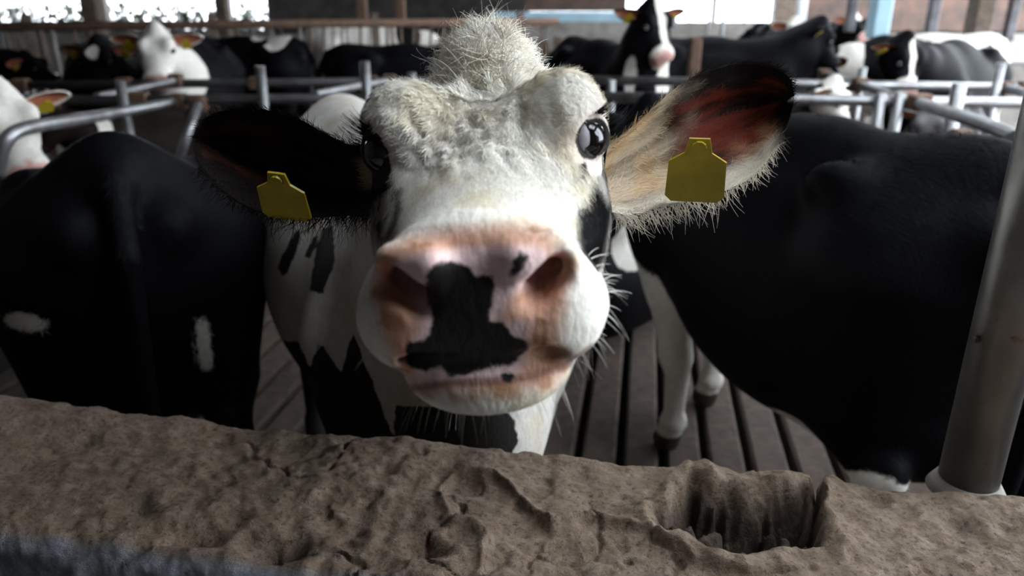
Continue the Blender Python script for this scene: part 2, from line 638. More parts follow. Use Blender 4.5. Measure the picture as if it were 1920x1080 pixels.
def make_cow(name, label, loc, rz, head_c, head_r, base=.3, patches=(), hpatches=(), hbase=None, legs=True,
             h=.024, tags=True, scale=1., group=None, white=WHITE, zoff=0., neck_r=(.21, .17, .125), fine=False, tail=None,
             pinknose=True, mat=None, ears=True, step=0., slope=0., udder=1., belly=False):
    """cow: local frame faces -y; head_c / head_r place the head in that frame"""
    RH = rotm(*head_r) if isinstance(head_r, tuple) else head_r; HC = np.asarray(head_c, float)
    nb = HC + RH @ np.array([0, .10, -.06])
    mid = .5 * (np.array([0, -.60, 1.10]) + nb) + np.array([0, 0, .02])
    pose = dict(legs=legs, fine=fine, step=step, udder=udder, belly=belly, neck=[((0, -.52, 1.08), neck_r[0] + .03), (mid, neck_r[1]), (nb, neck_r[2])])
    if tail is not None: pose['tail'] = tail

    def f(P):
        d = body_sdf(P, pose)
        return smin(d, head_sdf((P - HC) @ RH, False), .04)
    lo = np.minimum([-.46, -.95, .0 if legs else .35], HC - .42); hi = np.maximum([.46, 1.0, 1.48], HC + .36)
    lo[2] = max(lo[2], -.05 if legs else .3)
    V, Q = polygonise(f, lo - .03, hi + .03, h)
    Pb = V
    H = (V - HC) @ RH
    dh = head_sdf(H, False)
    ish = dh < .02
    B = blk_field(Pb, base, patches)
    hb = base if hbase is None else hbase
    B = np.where(ish, blk_field(H, hb, hpatches), B)
    C = np.tile(white, (len(V), 1)).astype(float)
    if pinknose:
        nose = ish & (H[:, 1] < -.235)
        C[nose] = (.62, .36, .32)
        B[nose] = -.2
    if legs:
        hoof = Pb[:, 2] < .085
        C[hoof] = (.05, .04, .03); B[hoof] = -.2
    allV, allQ, allB, allC = [V], [Q], [B], [C]; nv = len(V)
    if ears:
        for sx in (-1, 1):
            m = np.array([sx, 1, 1])
            EV, EQ, par = ear_mesh(np.array(GEN_EAR_A) * m, np.array(GEN_EAR_B) * m, np.array([0, .035, 0]), 12, 7)
            if sx < 0: EQ = EQ[:, ::-1]
            EV = EV @ RH.T + HC
            inner = (par[:, 2] < .5) & (np.abs(par[:, 1] - .5) < .36) & (par[:, 0] < .9)
            eb = np.full(len(EV), .2 if hb > 0 else -.2)
            ec = np.tile(white, (len(EV), 1)).astype(float)
            eb[inner] = -.2; ec[inner] = (.34, .12, .07)
            allV.append(EV); allQ.append(EQ + nv); allB.append(eb); allC.append(ec); nv += len(EV)
    root = empty(name, loc, rz); root.scale = (scale,) * 3
    tag(root, label, 'cow', group)
    V = np.concatenate(allV); V[:, 2] += zoff
    sl = lambda q: q * np.array([1, 1, 0]) + (q[..., 2:] * (1 - slope * np.clip((.65 - q[..., 1:2]) / 1.3, 0, 1.3))) * np.array([0, 0, 1])
    V = sl(V)
    me = mesh_np('body', V, [np.concatenate(allQ)])
    B = np.concatenate(allB)
    set_float(me, 'blk', B); set_col(me, 'col', np.concatenate(allC))
    link('body', me, mat or MAT['hide'], root)
    zo = np.array([0, 0, zoff])
    for sx in (-1, 1):
        eyeball(root, 'eye', sl(HC + RH @ (EYE * np.array([sx, 1, 1]) + np.array([sx * .012, -.012, 0])) + zo), .021, (0, 0, -1), (0, -1, 0))
    if tags:
        for sx in (-1, 1):
            tag_plate(root, 'ear_tag', sl(HC + RH @ np.array([sx * .20, .095, -.035]) + zo), RH, 1.0)
    return root, me, f


# ------------------------------------------------------------------ the setting
# barn axes: the kerb wall runs along L, the slatted floor along D
LDIR = np.array([.986, -.166, 0]); DDIR = np.array([.166, .986, 0])
BARN = math.atan2(LDIR[1], LDIR[0])

floor = link('floor', MB().box((0, 9, -.45), (34, 34, .1)).mesh('floor'), MAT['dark'])
tag(floor, kind='structure')
slat_me = MB().box((0, 0, 0), (.135, 4.2, .12), bevel=.012).mesh('slat')
slat_me.materials.append(MAT['dirt'])
for i in range(-18, 19):
    c = LDIR * (i * .168 + .07) + DDIR * 3.55
    s = link('slat', slat_me, None, floor, (c[0], c[1], -.06))
    s.rotation_euler = (0, 0, BARN)
# solid walkway and cubicle beds further in
tag(MB().box((0, 12.6, -.06), (34, 13.6, .12), rz=0).build('floor', MAT['dirt']), kind='structure')
tag(MB().box((-11.0, 3.5, -.06), (15.5, 5.5, .12)).build('floor', MAT['dirt']), kind='structure')
tag(MB().box((11.0, 3.5, -.06), (15.0, 5.5, .12)).build('floor', MAT['dirt']), kind='structure')
tag(MB().box((0, -2.6, -.06), (34, 5.5, .12), rz=0).build('floor', MAT['concrete']), kind='structure')


def kerb_wall():
    top = 1.0
    o0 = on_plane(960, 835, top)           # far edge, middle of the frame
    A = np.linspace(-1.75, 1.35, 780)
    W = .37
    # cross-section, far face -> top -> near face
    r = .035
    prof = []
    for z in np.linspace(-.55, -r, 26): prof.append((0, z, 1, 0))
    for t in np.linspace(0, math.pi / 2, 9)[1:-1]: prof.append((-r + r * math.cos(t), -r + r * math.sin(t), math.cos(t), math.sin(t)))
    for y in np.linspace(-r, -W + r, 96): prof.append((y, 0, 0, 1))
    for t in np.linspace(0, math.pi / 2, 9)[1:-1]: prof.append((-W + r - r * math.sin(t), -r + r * math.cos(t), -math.sin(t), math.cos(t)))
    for z in np.linspace(-r, -.45, 40): prof.append((-W, z, -1, 0))
    prof = np.array(prof)
    m = len(prof); n = len(A)
    aa = np.repeat(A, m); b = np.tile(prof[:, 0], n); z = np.tile(prof[:, 1], n)
    nb_ = np.tile(prof[:, 2], n); nz = np.tile(prof[:, 3], n)
    # gentle bow of the far edge
    bow = .012 * np.cos(aa * 1.6) + .035 * sstep(-aa, .35, 1.3)
    P2 = np.stack([aa, b], 1)
    P3 = np.stack([aa, b, z], 1)
    to = lambda u, v: (lambda w: (w @ LDIR, w @ DDIR))(on_plane(u, v, top) - o0)
    disp = (fbm(P3, 5, 4, 3) - .5) * .030 + (fbm(P3, 22, 3, 9) - .5) * .014 + (fbm(P3, 60, 3, 13, .7) - .5) * .007 - .006 * sstep(fbm(P3, 16, 3, 17), .56, .70)
    ragged = np.stack([fbm(P3, 14, 3, 21), fbm(P3, 14, 3, 31)], 1) * .07 - .035
    Q = P2 + ragged
    topm = np.clip(nz, 0, 1)
    # broken-out hollow
    hole = poly_sd(Q, [to(*p) for p in [(1240, 985), (1262, 935), (1300, 890), (1350, 905), (1430, 935), (1500, 930), (1520, 885), (1535, 880), (1560, 985), (1540, 1020), (1470, 1035), (1330, 1035), (1250, 1010)]])
    disp -= topm * .085 * sstep(-hole, -.004, .035) * (.30 + 1.0 * sstep(fbm(P3, 26, 4, 41, .7), .28, .62))
    disp += topm * .016 * np.exp(-((hole - .012) / .014) ** 2) * fbm(P3, 40, 2, 47)
    # crack up to the far edge
    cr = line_d(P2 + ragged * .5, [to(*p) for p in [(1538, 860), (1528, 890), (1545, 930), (1535, 985)]])
    disp -= .05 * sstep(-cr, -.010, -.002)
    cw = np.abs(fbm(P3, 5, 4, 23) - .5)
    disp -= topm * .008 * sstep(-cw, -.014, -.003) * sstep(fbm(P3, 3, 2, 29), .42, .55)
    # plaster flakes
    fl = poly_sd(P2 + ragged * .45, [to(*p) for p in [(850, 890), (930, 895), (975, 940), (1020, 990), (1120, 975), (1240, 1010), (1300, 1060), (1500, 1075), (1100, 1120), (900, 1090), (915, 1010), (850, 975), (830, 930)]])
    disp -= topm * .011 * sstep(-fl, -.003, .004)
    lip = np.exp(-(fl / .008) ** 2)
    disp += topm * .006 * lip
    for (u, v, w, dp) in [(120, 845, .05, .018), (20, 870, .05, .014), (510, 1030, .045, .035), (360, 1010, .03, .02), (800, 1035, .03, .02), (1800, 985, .025, .014), (650, 1000, .03, .014), (260, 960, .02, .01)]:
        q = np.array(to(u, v)); e = ((P2 + ragged * .4 - q) * np.array([1, 1.7])); disp -= topm * dp * np.exp(-(np.linalg.norm(e, axis=1) / w) ** 2)
    y = b + bow
    Wd = o0[None] + aa[:, None] * LDIR + (y + disp * nb_)[:, None] * DDIR
    Wd[:, 2] = top + z + disp * nz
    V = np.concatenate([Wd])
    i = np.arange(n - 1)[:, None]; j = np.arange(m - 1)[None]
    F = np.stack([i * m + j, i * m + j + 1, (i + 1) * m + j + 1, (i + 1) * m + j], -1).reshape(-1, 4)
    me = mesh_np('wall_front', V, [F])
    k = Noder('worn_kerb_concrete')
    n1 = k.noise(6, 6, .6); n2 = k.noise(35, 5, .65); n3 = k.noise(120, 4, .7)
    tc = k.n('ShaderNodeTexCoord')
    c = k.mix(k.maprange(n1, .3, .7), (.205, .142, .097), (.125, .086, .058))
    c = k.mix(k.maprange(n2, .42, .72), c, (.25, .195, .15))
    c = k.mix(k.maprange(n3, .52, .70), c, (.060, .043, .032))
    g = k.attr('face').outputs['Fac']
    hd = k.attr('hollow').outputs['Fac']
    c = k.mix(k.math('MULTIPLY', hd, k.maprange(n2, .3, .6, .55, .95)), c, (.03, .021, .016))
    c = k.mix(g, c, k.mix(k.maprange(n2, .35, .65), (.26, .27, .30), (.15, .155, .175)))
    k.base(c); k.set(Roughness=.85, Specular_IOR_Level=.3)
    k.bump(k.math('ADD', k.noise(130, 6, .75), k.math('MULTIPLY', n2, 1.2)), .8, .009)
    ff = sstep(-(b + .018 * (fbm(P3, 20, 3, 55) - .5)), W - .03, W - .01)
    set_float(me, 'face', ff)
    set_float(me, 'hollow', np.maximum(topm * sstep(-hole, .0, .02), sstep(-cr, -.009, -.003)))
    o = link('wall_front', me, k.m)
    tag(o, kind='structure')
    # solid core so the wall is closed below
    core = MB().box((0, 0, 0), (3.0, W - .06, .5), rz=BARN)
    cc = o0 + LDIR * -.2 - DDIR * W / 2
    co = core.build('core', MAT['concrete'], o); co.location = (cc[0], cc[1] , .25)
    return o


kerb_wall()


def gate_post():
    b = on_plane(1818, 888, 1.0)
    k = Noder('scratched_pipe')
    n1 = k.noise(9, 6, .6); n2 = k.noise(55, 4, .6)
    c = k.mix(k.maprange(n1, .35, .7), (.23, .225, .22), (.14, .135, .13))
    c = k.mix(k.maprange(n2, .64, .74), c, (.15, .10, .06))
    k.base(c); k.set(Metallic=.8, Roughness=.36); k.bump(n2, .1, .004)
    root = empty('steel_post', (b[0], b[1], .97))
    tag(root, 'thick grey steel pipe post standing in the worn concrete wall', 'post')
    p = MB().tube([(0, 0, -.05), (0, 0, .5), (0, 0, 1.6)], .043, 40, True)
    link('pipe', p.mesh('pipe', True), k.m, root)
    w = MB().tube([(0, 0, .0), (0, 0, .012), (0, 0, .022)], [.058, .051, .045], 36)
    link('mortar_collar', w.mesh('mortar_collar', True), MAT['concrete'], root)
    r = MB().tube([(-.0425, -.008, .262), (-.0445, -.009, .266), (-.0425, -.008, .272)], [.003, .006, .002], 8)
    link('rust_blister', r.mesh('rust_blister', True), MAT['rust'], root)


gate_post()


# ------------------------------------------------------------------ hair
def strands(name, root_pts, paths, width, normals, blk, col, parent, mat, kind='stuff'):
    """paths (n,k,3): one tapering blade per hair"""
    n, k, _ = paths.shape
    d = np.gradient(paths, axis=1)
    side = np.cross(d, normals[:, None, :])
    side /= np.linalg.norm(side, axis=2, keepdims=True) + 1e-9
    w = np.asarray(width).reshape(-1, 1) * np.linspace(1, .25, k)[None, :]
    L = paths + side * w[:, :, None] * .5
    R = paths - side * w[:, :, None] * .5
    V = np.stack([L, R], 2).reshape(-1, 3)
    base = (np.arange(n) * 2 * k)[:, None]
    Q = []
    for i in range(k - 1):
        Q.append(np.concatenate([base + 2 * i, base + 2 * i + 2, base + 2 * i + 3, base + 2 * i + 1], 1))
    me = mesh_np(name, V, [np.concatenate(Q)])
    set_float(me, 'blk', np.repeat(blk, 2 * k)); set_col(me, 'col', np.repeat(col, 2 * k, 0))
    nn = np.repeat(normals, 2 * k, 0)
    try:
        me.normals_split_custom_set_from_vertices(nn.astype(np.float32))
    except Exception as e:
        print('normals', e)
    o = link(name, me, mat, parent)
    if kind: o['kind'] = kind
    return o


def sample_surface(V, Q, count, wfun, seed):
    r = np.random.default_rng(seed)
    T = np.concatenate([Q[:, [0, 1, 2]], Q[:, [0, 2, 3]]])
    a, b, c = V[T[:, 0]], V[T[:, 1]], V[T[:, 2]]
    nrm = np.cross(b - a, c - a); ar = np.linalg.norm(nrm, axis=1)
    cen = (a + b + c) / 3
    w = ar * wfun(cen); w /= w.sum()
    t = r.choice(len(T), count, p=w)
    u = r.random((count, 2)); fl = u.sum(1) > 1; u[fl] = 1 - u[fl]
    p = a[t] + u[:, :1] * (b[t] - a[t]) + u[:, 1:] * (c[t] - a[t])
    return p, T[t, 0], nrm[t] / (ar[t][:, None] + 1e-12)


def vert_normals(V, Q):
    n = np.cross(V[Q[:, 2]] - V[Q[:, 0]], V[Q[:, 3]] - V[Q[:, 1]])
    N = np.zeros_like(V)
    for i in range(4): np.add.at(N, Q[:, i], n)
    return N / (np.linalg.norm(N, axis=1, keepdims=True) + 1e-12)


def coat(name, V, Q, N, B, C, count, wfun, dirfun, length, lift, width, parent, seed, k=4, jitter=.25, lo=.72):
    p, vi, _ = sample_surface(V, Q, count, wfun, seed)
    r = np.random.default_rng(seed + 1)
    n = N[vi]
    d = dirfun(p) + r.normal(0, jitter, p.shape)
    d -= (d * n).sum(1, keepdims=True) * n
    d /= np.linalg.norm(d, axis=1, keepdims=True) + 1e-9
    ln = (length(p) if callable(length) else np.full(len(p), length)) * r.uniform(.6, 1.25, len(p))
    t = np.linspace(0, 1, k)
    lf = (lift(p) if callable(lift) else np.full(len(p), lift)) * r.uniform(.5, 1.4, len(p))
    curl = r.normal(0, .35, len(p))
    sd = np.cross(d, n)
    path = p[:, None] + ln[:, None, None] * (d[:, None] * t[None, :, None] + n[:, None] * (lf[:, None] * (t - .45 * t ** 2)[None])[:, :, None]
                                             + sd[:, None] * (curl[:, None] * (t ** 2)[None])[:, :, None])
    cc = C[vi] * r.uniform(lo, 1.15, (len(p), 1))
    return strands(name, p, path, width * r.uniform(.7, 1.3, len(p)), n, B[vi], cc, parent, MAT['fur'])


# ------------------------------------------------------------------ the cow that looks into the lens
def hero():
    root_p = np.array([-.34, 2.10, 0.])
    th = math.radians(23)
    RB = rotm(0, 0, th)
    E = np.array([-.028, .82, 1.55])
    RH = rotm(0, math.radians(-4), math.radians(-1.2))
    toB = lambda W: (W - root_p) @ RB
    toH = lambda W: (W - E) @ RH
    hw = lambda H: H @ RH.T + E
    nb = toB(hw(np.array([[0, .16, -.07]])))[0]
    pose = dict(legs=True, neck=[((0, -.50, 1.08), .25), (.5 * (np.array([0, -.62, 1.12]) + nb) + np.array([0, 0, .02]), .19), (nb, .125)])

    def fw(W, fine):
        d = body_sdf(toB(W), pose)
        return smin(d, head_sdf(toH(W), fine), .03)
    # fine head
    lo, hi = np.array([-.165, -.30, -.215]), np.array([.165, .245, .135])
    Vh, Qh = polygonise(lambda H: fw(hw(H), True), lo, hi, .0033)
    Vh = hw(Vh)
    # trunk
    Vb, Qb = polygonise(lambda B: fw(B @ RB.T + root_p, False), np.array([-.47, -1.45, -.03]), np.array([.47, 1.0, 1.72]), .017)
    Vb = Vb @ RB.T + root_p
    Hb = toH(Vb)
    ins = np.all((Hb > lo + .02) & (Hb < hi - .02), axis=1)
    Qb = Qb[~ins[Qb].any(1)]
    Hh = toH(Vh); Nh = vert_normals(Vh, Qh)
    sw = Hh * np.array([1.6, .8, 1.]) + .05 * np.stack([vnoise(Hh, 14, 81), vnoise(Hh, 14, 82), vnoise(Hh, 14, 83)], 1)
    amp = sstep(Hh[:, 1], -.15, -.02) * (.3 + .7 * np.exp(-(Hh[:, 0] / .055) ** 2)) * (1 - sstep(np.linalg.norm(np.abs(Hh) * np.array([1, 1, 1]) - np.abs(EYE), axis=1), .05, .03))
    Vh = Vh + Nh * (amp * ((fbm(sw, 55, 3, 85) - .5) * .020))[:, None]
    V = np.concatenate([Vh, Vb]); Q = np.concatenate([Qh, Qb + len(Vh)])
    nbody = len(V)
    H = toH(V); nh = len(Vh)
    N = vert_normals(V, Q)

    # markings, outlined in image pixels and projected from the camera onto the hide
    dep = V[:, 1] * CP + (CAM_H - V[:, 2]) * SP
    yc = (CAM_H - V[:, 2]) * CP - V[:, 1] * SP
    img_px = np.stack([960 + V[:, 0] / dep * FPX, 540 + yc / dep * FPX], 1)
    m = dep / FPX
    B = np.full(len(V), -.05)
    C = np.tile(np.array([.82, .79, .71]), (len(V), 1))
    head = np.arange(len(V)) < nh
    front = head & (H[:, 1] < -.15)
    face = head & (H[:, 1] < .09)

    def black(poly, where):
        B[where] = np.maximum(B[where], -poly_sd(img_px[where], poly) * m[where])

    def white(poly, where):
        B[where] = np.minimum(B[where], poly_sd(img_px[where], poly) * m[where])

    def tint(poly, where, rgb, a, b):
        k = sstep(-poly_sd(img_px[where], poly) * m[where], a, b)[:, None]
        C[where] = C[where] * (1 - k) + np.array(rgb) * k
    nn = (fbm(H, 45, 3, 5) - .5)
    cream = np.array([.74, .66, .50])
    kk = (sstep(fbm(H, 18, 3, 77), .48, .7) * .8)[:, None]
    C = C * (1 - kk) + cream * kk
    # pink muzzle
    plate = [(712, 500), (722, 470), (780, 448), (860, 432), (960, 428), (1030, 442), (1046, 500), (1056, 570), (1040, 640), (1060, 680), (1030, 722), (900, 730), (800, 728), (760, 700), (728, 640), (704, 560)]
    tint(plate, front, (.62, .35, .25), -.012, .006)
    plate2 = [(726, 490), (800, 468), (900, 458), (1000, 458), (1036, 470), (1020, 520), (960, 560), (940, 600), (1000, 600), (985, 690), (960, 716), (780, 728), (770, 640), (790, 600), (745, 530)]
    tint(plate2, front, (.82, .60, .59), -.004, .008)
    br = sstep(fbm(H, 60, 3, 15), .52, .66) * sstep(-poly_sd(img_px, plate) * m, -.012, .0) * sstep(poly_sd(img_px, plate2) * m, -.004, .006) * front
    C = C * (1 - .75 * br[:, None]) + np.array([.33, .15, .06]) * .75 * br[:, None]
    lipm = sstep(-poly_sd(img_px, [(775, 730), (860, 722), (950, 718), (1010, 708), (1062, 690), (1050, 728), (960, 752), (860, 756), (795, 748)]) * m, -.004, .004) * front * sstep(fbm(H, 55, 3, 25), .36, .56)
    C = C * (1 - .7 * lipm[:, None]) + np.array([.42, .21, .11]) * .7 * lipm[:, None]
    ln_ = line_d(img_px, [(772, 728), (850, 717), (940, 714), (1000, 706), (1060, 686), (1130, 640)]) * m
    lk = sstep(-ln_, -.005, -.0015) * front
    C = C * (1 - .75 * lk[:, None]) + np.array([.20, .09, .07]) * .75 * lk[:, None]
    Mx = H.copy(); Mx[:, 0] = np.abs(Mx[:, 0])
    nd = cone(Mx, (.038, -.270, -.078), (.069, -.252, -.054), .010, .0150)
    nos = sstep(-nd, -.005, .002)[:, None] * front[:, None]
    C = C * (1 - nos) + np.array([.46, .11, .11]) * nos
    stain = sstep(-nd, -.016, -.004) * sstep(fbm(H, 40, 3, 19), .4, .62) * front * sstep(Mx[:, 0], .05, .07)
    C = C * (1 - .7 * stain[:, None]) + np.array([.36, .17, .08]) * .7 * stain[:, None]
    B[:] = np.minimum(B, -.02)
    black([(800, 507), (825, 492), (850, 487), (885, 498), (893, 515), (925, 515), (922, 560), (918, 602), (945, 605), (962, 630), (985, 636), (988, 655), (965, 680), (920, 690), (880, 703), (840, 705), (825, 690), (800, 698), (770, 690), (760, 665), (765, 640), (798, 636), (810, 600), (800, 560)], front)
    plate_f = front & (H[:, 1] < -.238)
    black([(956, 492), (972, 466), (990, 482), (980, 508), (958, 520)], plate_f)
    black([(943, 702), (966, 700), (962, 715), (946, 716)], front)
    # face patches and dark eye rims
    R_ = face & (H[:, 0] > .04) & (H[:, 1] > -.215)
    L_ = face & (H[:, 0] < -.04) & (H[:, 1] > -.215)
    black([(1128, 326), (1108, 352), (1100, 385), (1084, 392), (1083, 450), (1096, 500), (1104, 552), (1118, 545), (1122, 505), (1136, 480), (1148, 400), (1152, 345), (1145, 300)], R_)
    white([(1120, 318), (1134, 335), (1138, 372), (1126, 352)], R_)
    black([(1088, 312), (1098, 305), (1102, 322), (1090, 335)], R_)
    black([(692, 225), (640, 260), (640, 330), (680, 350), (684, 395), (700, 440), (716, 458), (738, 438), (752, 400), (755, 352), (742, 352), (736, 318), (722, 285), (706, 255)], L_)
    white([(684, 352), (690, 352), (696, 400), (706, 440), (699, 430), (690, 395)], L_)
    white([(738, 362), (742, 365), (735, 412), (722, 440), (716, 440), (730, 400)], L_)
    gr = sstep(-poly_sd(img_px, [(696, 370), (712, 360), (736, 345), (736, 390), (718, 445), (706, 430)]) * m, -.002, .006) * L_ * sstep(fbm(H, 60, 3, 88), .35, .55)
    B = np.where(gr > .5, -.01, B); C = C * (1 - gr[:, None]) + np.array([.22, .19, .17]) * gr[:, None]
    de = np.linalg.norm(Mx - EYE - EYE_N * .012, axis=1)
    lr = np.maximum(lid_radius(Mx - EYE), np.abs((Mx - EYE) @ EYE_N) - .01)
    B = np.where(head, np.maximum(B, (.0265 - lr) + nn * .010), B)
    ey = (sstep(-de, -.045, -.03) * head)[:, None]
    C = C * (1 - .5 * ey) + np.array([.55, .40, .36]) * .5 * ey
    # trunk markings
    T_ = ~head | (H[:, 1] > .12)
    for p in ([(520, 500), (548, 440), (564, 428), (558, 470), (532, 522)], [(570, 480), (590, 440), (598, 440), (582, 490)], [(580, 545), (592, 470), (606, 428), (624, 424), (628, 490), (606, 552)],
              [(470, 580), (500, 590), (528, 640), (560, 640), (580, 690), (600, 640), (640, 700), (660, 620), (700, 720), (740, 830), (570, 830), (548, 740), (505, 660)],
              [(740, 760), (960, 770), (972, 830), (940, 880), (740, 880)], [(1050, 770), (1056, 772), (1040, 840), (1030, 845)],
              [(380, 340), (470, 400), (470, 560), (440, 560), (400, 420)]):
        black(p, T_)
    C[~head] = C[~head] * np.array([.72, .72, .74])  # flank shade put into the trunk's white as an even grey
    hoof = V[:, 2] < .07
    C[hoof] = (.05, .04, .03)

    # ears
    earA = {1: [(1140, 275, .90), (1190, 235, .92), (1240, 188, .935), (1300, 143, .955), (1375, 118, .97), (1440, 122, .98), (1478, 145, .985), (1490, 180, .985)],
            -1: [(706, 262, .90), (660, 272, .915), (610, 250, .93), (550, 219, .95), (490, 205, .965), (430, 205, .975), (385, 222, .985), (360, 258, .985)]}
    earB = {1: [(1140, 398, .93), (1185, 402, .94), (1250, 385, .945), (1330, 368, .95), (1400, 338, .96), (1440, 298, .97), (1472, 245, .98), (1489, 192, .985)],
            -1: [(712, 404, .93), (660, 404, .94), (600, 408, .945), (530, 408, .95), (455, 385, .96), (405, 345, .97), (372, 305, .98), (359, 268, .985)]}
    Vs, Qs, Bs, Cs = [V], [Q], [B], [C]; nv = len(V)
    ear_info = {}
    for sx in (1, -1):
        A = np.array([at(*p) for p in earA[sx]]); Bb = np.array([at(*p) for p in earB[sx]])
        EV, EQ, par = ear_mesh(A, Bb, np.array([0, .055, -.012]), 72, 41, .010)
        if sx < 0: EQ = EQ[:, ::-1]
        # ridges of the inner ear
        t, s, bk = par.T
        rid = np.sin((s + .12 * t) * 20) * .0035 * np.sin(np.pi * s) * sstep(t, .15, .4) * (1 - sstep(t, .75, .95)) * (bk < .5)
        EV[:, 1] += rid
        nz_ = fbm(EV, 30, 4, 61 + sx)
        nf = fbm(np.stack([t * 3, s * 14, bk], 1), 1.0, 3, 71 + sx)
        rim = np.minimum(np.minimum(s, 1 - s) * 2.2, (1 - t) * 2.6)
        c = np.tile(np.array([.016, .012, .011]), (len(EV), 1))
        if sx > 0:
            red = sstep(rim + (nz_ - .5) * .6, .26, .46) * sstep(t, .30, .45) * sstep(nf, .40, .62)
            c = c * (1 - red[:, None]) + np.array([.21, .036, .020]) * red[:, None]
            pk = sstep(s, .55, .75) * sstep(t, .5, .62) * (1 - sstep(t, .72, .85)) * sstep(nz_, .4, .6) * sstep(rim, .1, .2)
            c = c * (1 - pk[:, None]) + np.array([.42, .20, .12]) * pk[:, None]
            tan = 1 - sstep(t + (nz_ - .5) * .35 - .10 * (s - .5), .26, .46)
            tc = np.array([.62, .50, .36]) * (1 - .45 * sstep(nf, .45, .7))[:, None] + np.array([.08, .01, -.05]) * sstep(nz_, .5, .65)[:, None]
            c = c * (1 - tan[:, None]) + tc * tan[:, None]
            low = sstep(s + (nz_ - .5) * .25, .80, .97) * (1 - sstep(t, .72, .85))
            c = c * (1 - low[:, None]) + np.array([.72, .66, .55]) * low[:, None]
        else:
            red = sstep(rim + (nz_ - .5) * .5, .2, .4) * sstep(t, .45, .6) * sstep(nf, .42, .6)
            c = c * (1 - .8 * red[:, None]) + np.array([.12, .045, .03]) * .8 * red[:, None]
            tan = (1 - sstep(t + (nz_ - .5) * .2, .10, .2)) * sstep(s, .1, .3) * (1 - sstep(s, .5, .7))
            c = c * (1 - tan[:, None]) + np.array([.35, .30, .22]) * tan[:, None]
        c = np.where(bk[:, None] > .5, np.array([.03, .027, .025]), c)
        ear_info[sx] = (EV, EQ, par, c, nv)
        Vs.append(EV); Qs.append(EQ + nv); Bs.append(np.full(len(EV), -.3)); Cs.append(c); nv += len(EV)
    VV = np.concatenate(Vs) - root_p
    QQ = np.concatenate(Qs)
    root = empty('dairy_cow', tuple(root_p))
    tag(root, 'white-faced cow in the middle with black-blotched pink muzzle close to the lens', 'cow')
    me = mesh_np('body', VV, [QQ])
    BB = np.concatenate(Bs); CC = np.concatenate(Cs)
    set_float(me, 'blk', BB); set_col(me, 'col', CC)
    wet = np.zeros(len(VV)); wet[:len(V)] = sstep(-poly_sd(img_px, plate2) * m, -.01, .004) * front
    set_float(me, 'wet', wet)
    body = link('body', me, hide_material('face_hide', amp=.012, scale=50, edge=.0016, bump=.3, wet=True, black=(.017, .0155, .014)), root)
    ear_m = Noder('ear_skin')
    cc = ear_m.attr('col').outputs['Color']
    ear_m.base(cc); ear_m.set(Roughness=.65, Specular_IOR_Level=.25)
    tr = ear_m.n('ShaderNodeBsdfTranslucent'); ear_m.l(cc, tr.inputs['Color'])
    mx = ear_m.n('ShaderNodeMixShader'); mx.inputs[0].default_value = .3
    out = [n for n in ear_m.t.nodes if n.type == 'OUTPUT_MATERIAL'][0]
    ear_m.l(ear_m.b.outputs[0], mx.inputs[1]); ear_m.l(tr.outputs[0], mx.inputs[2]); ear_m.l(mx.outputs[0], out.inputs[0])
    tc = ear_m.noise(140, 3); ear_m.bump(tc, .3, .004)
    me.materials.append(ear_m.m)
    mi = np.zeros(len(me.polygons), np.int32); mi[len(Q):] = 1
    me.polygons.foreach_set('material_index', mi)

    # eyes
    for sx in (-1, 1):
        e = hw((EYE * np.array([sx, 1, 1]) + np.array([EYE_N[0] * sx, EYE_N[1], EYE_N[2]]) * .004)[None])[0] - root_p
        inw = np.array([-sx * .75, -.62, .15]) if sx > 0 else np.array([.8, -.2, .55])
        eyeball(root, 'eye', e, .0215, inw / np.linalg.norm(inw), None)
    # hair coat of the head
    Hn = H[:nh]; Vr = V - root_p
    wh = np.array([0.004, .035, .05])

    def hl(p): return toH(p + root_p)

    def wface(c):
        h = hl(c)
        return (.25 + .75 * sstep(h[:, 1], -.2, -.1)) * sstep(h[:, 1] - .35 * np.abs(h[:, 0]) * (h[:, 2] < -.04), -.262, -.235) * (1 - sstep(h[:, 1], .2, .22)) * (np.linalg.norm(h * np.array([1, 1, 1]) * np.where(h[:, :1] < 0, np.array([[-1, 1, 1]]), 1.) - EYE - EYE_N * .01, axis=1) > .038)

    def dface(p):
        h = hl(p); d = h - wh
        r = np.linalg.norm(d[:, :2], axis=1, keepdims=True)
        d = d / (np.linalg.norm(d, axis=1, keepdims=True) + 1e-6)
        d[:, 1] -= .35 * (h[:, 1] < .03)
        sw = np.stack([-d[:, 1], d[:, 0], 0 * d[:, 0]], 1)
        clump = np.stack([vnoise(h, 60, 91) - .5, vnoise(h, 60, 92) - .5, vnoise(h, 60, 93) - .5], 1)
        d = d + .35 * sw * (r < .05) + clump * 2.0 * sstep(h[:, 1], -.12, .0)[:, None]
        return d @ RH.T

    def lface(p):
        h = hl(p)
        return .004 + .011 * sstep(h[:, 1], -.17, -.03) * (.6 + .4 * np.exp(-(h[:, 0] / .06) ** 2)) + .012 * sstep(h[:, 1], .05, .12)
    coat('hair', Vr[:nh], Qh, N[:nh], B[:nh], C[:nh], 120000, wface, dface, lface, lambda p: .16 + .10 * sstep(hl(p)[:, 1], -.08, .03) + .2 * sstep(hl(p)[:, 1], .05, .12), .0009, root, 11, 4, .2, .70)
    # curls on the poll
    r = np.random.default_rng(23)
    p, vi, _ = sample_surface(Vr[:nh], Qh, 5200, lambda c: sstep(hl(c)[:, 1], .07, .12) * sstep(hl(c)[:, 2], .0, .05), 31)
    n = N[vi]; k = 9; t = np.linspace(0, 1, k)
    cl = np.stack([vnoise(p, 38, 101) - .5, vnoise(p, 38, 102) - .5, vnoise(p, 38, 103) - .5], 1) * 2.4
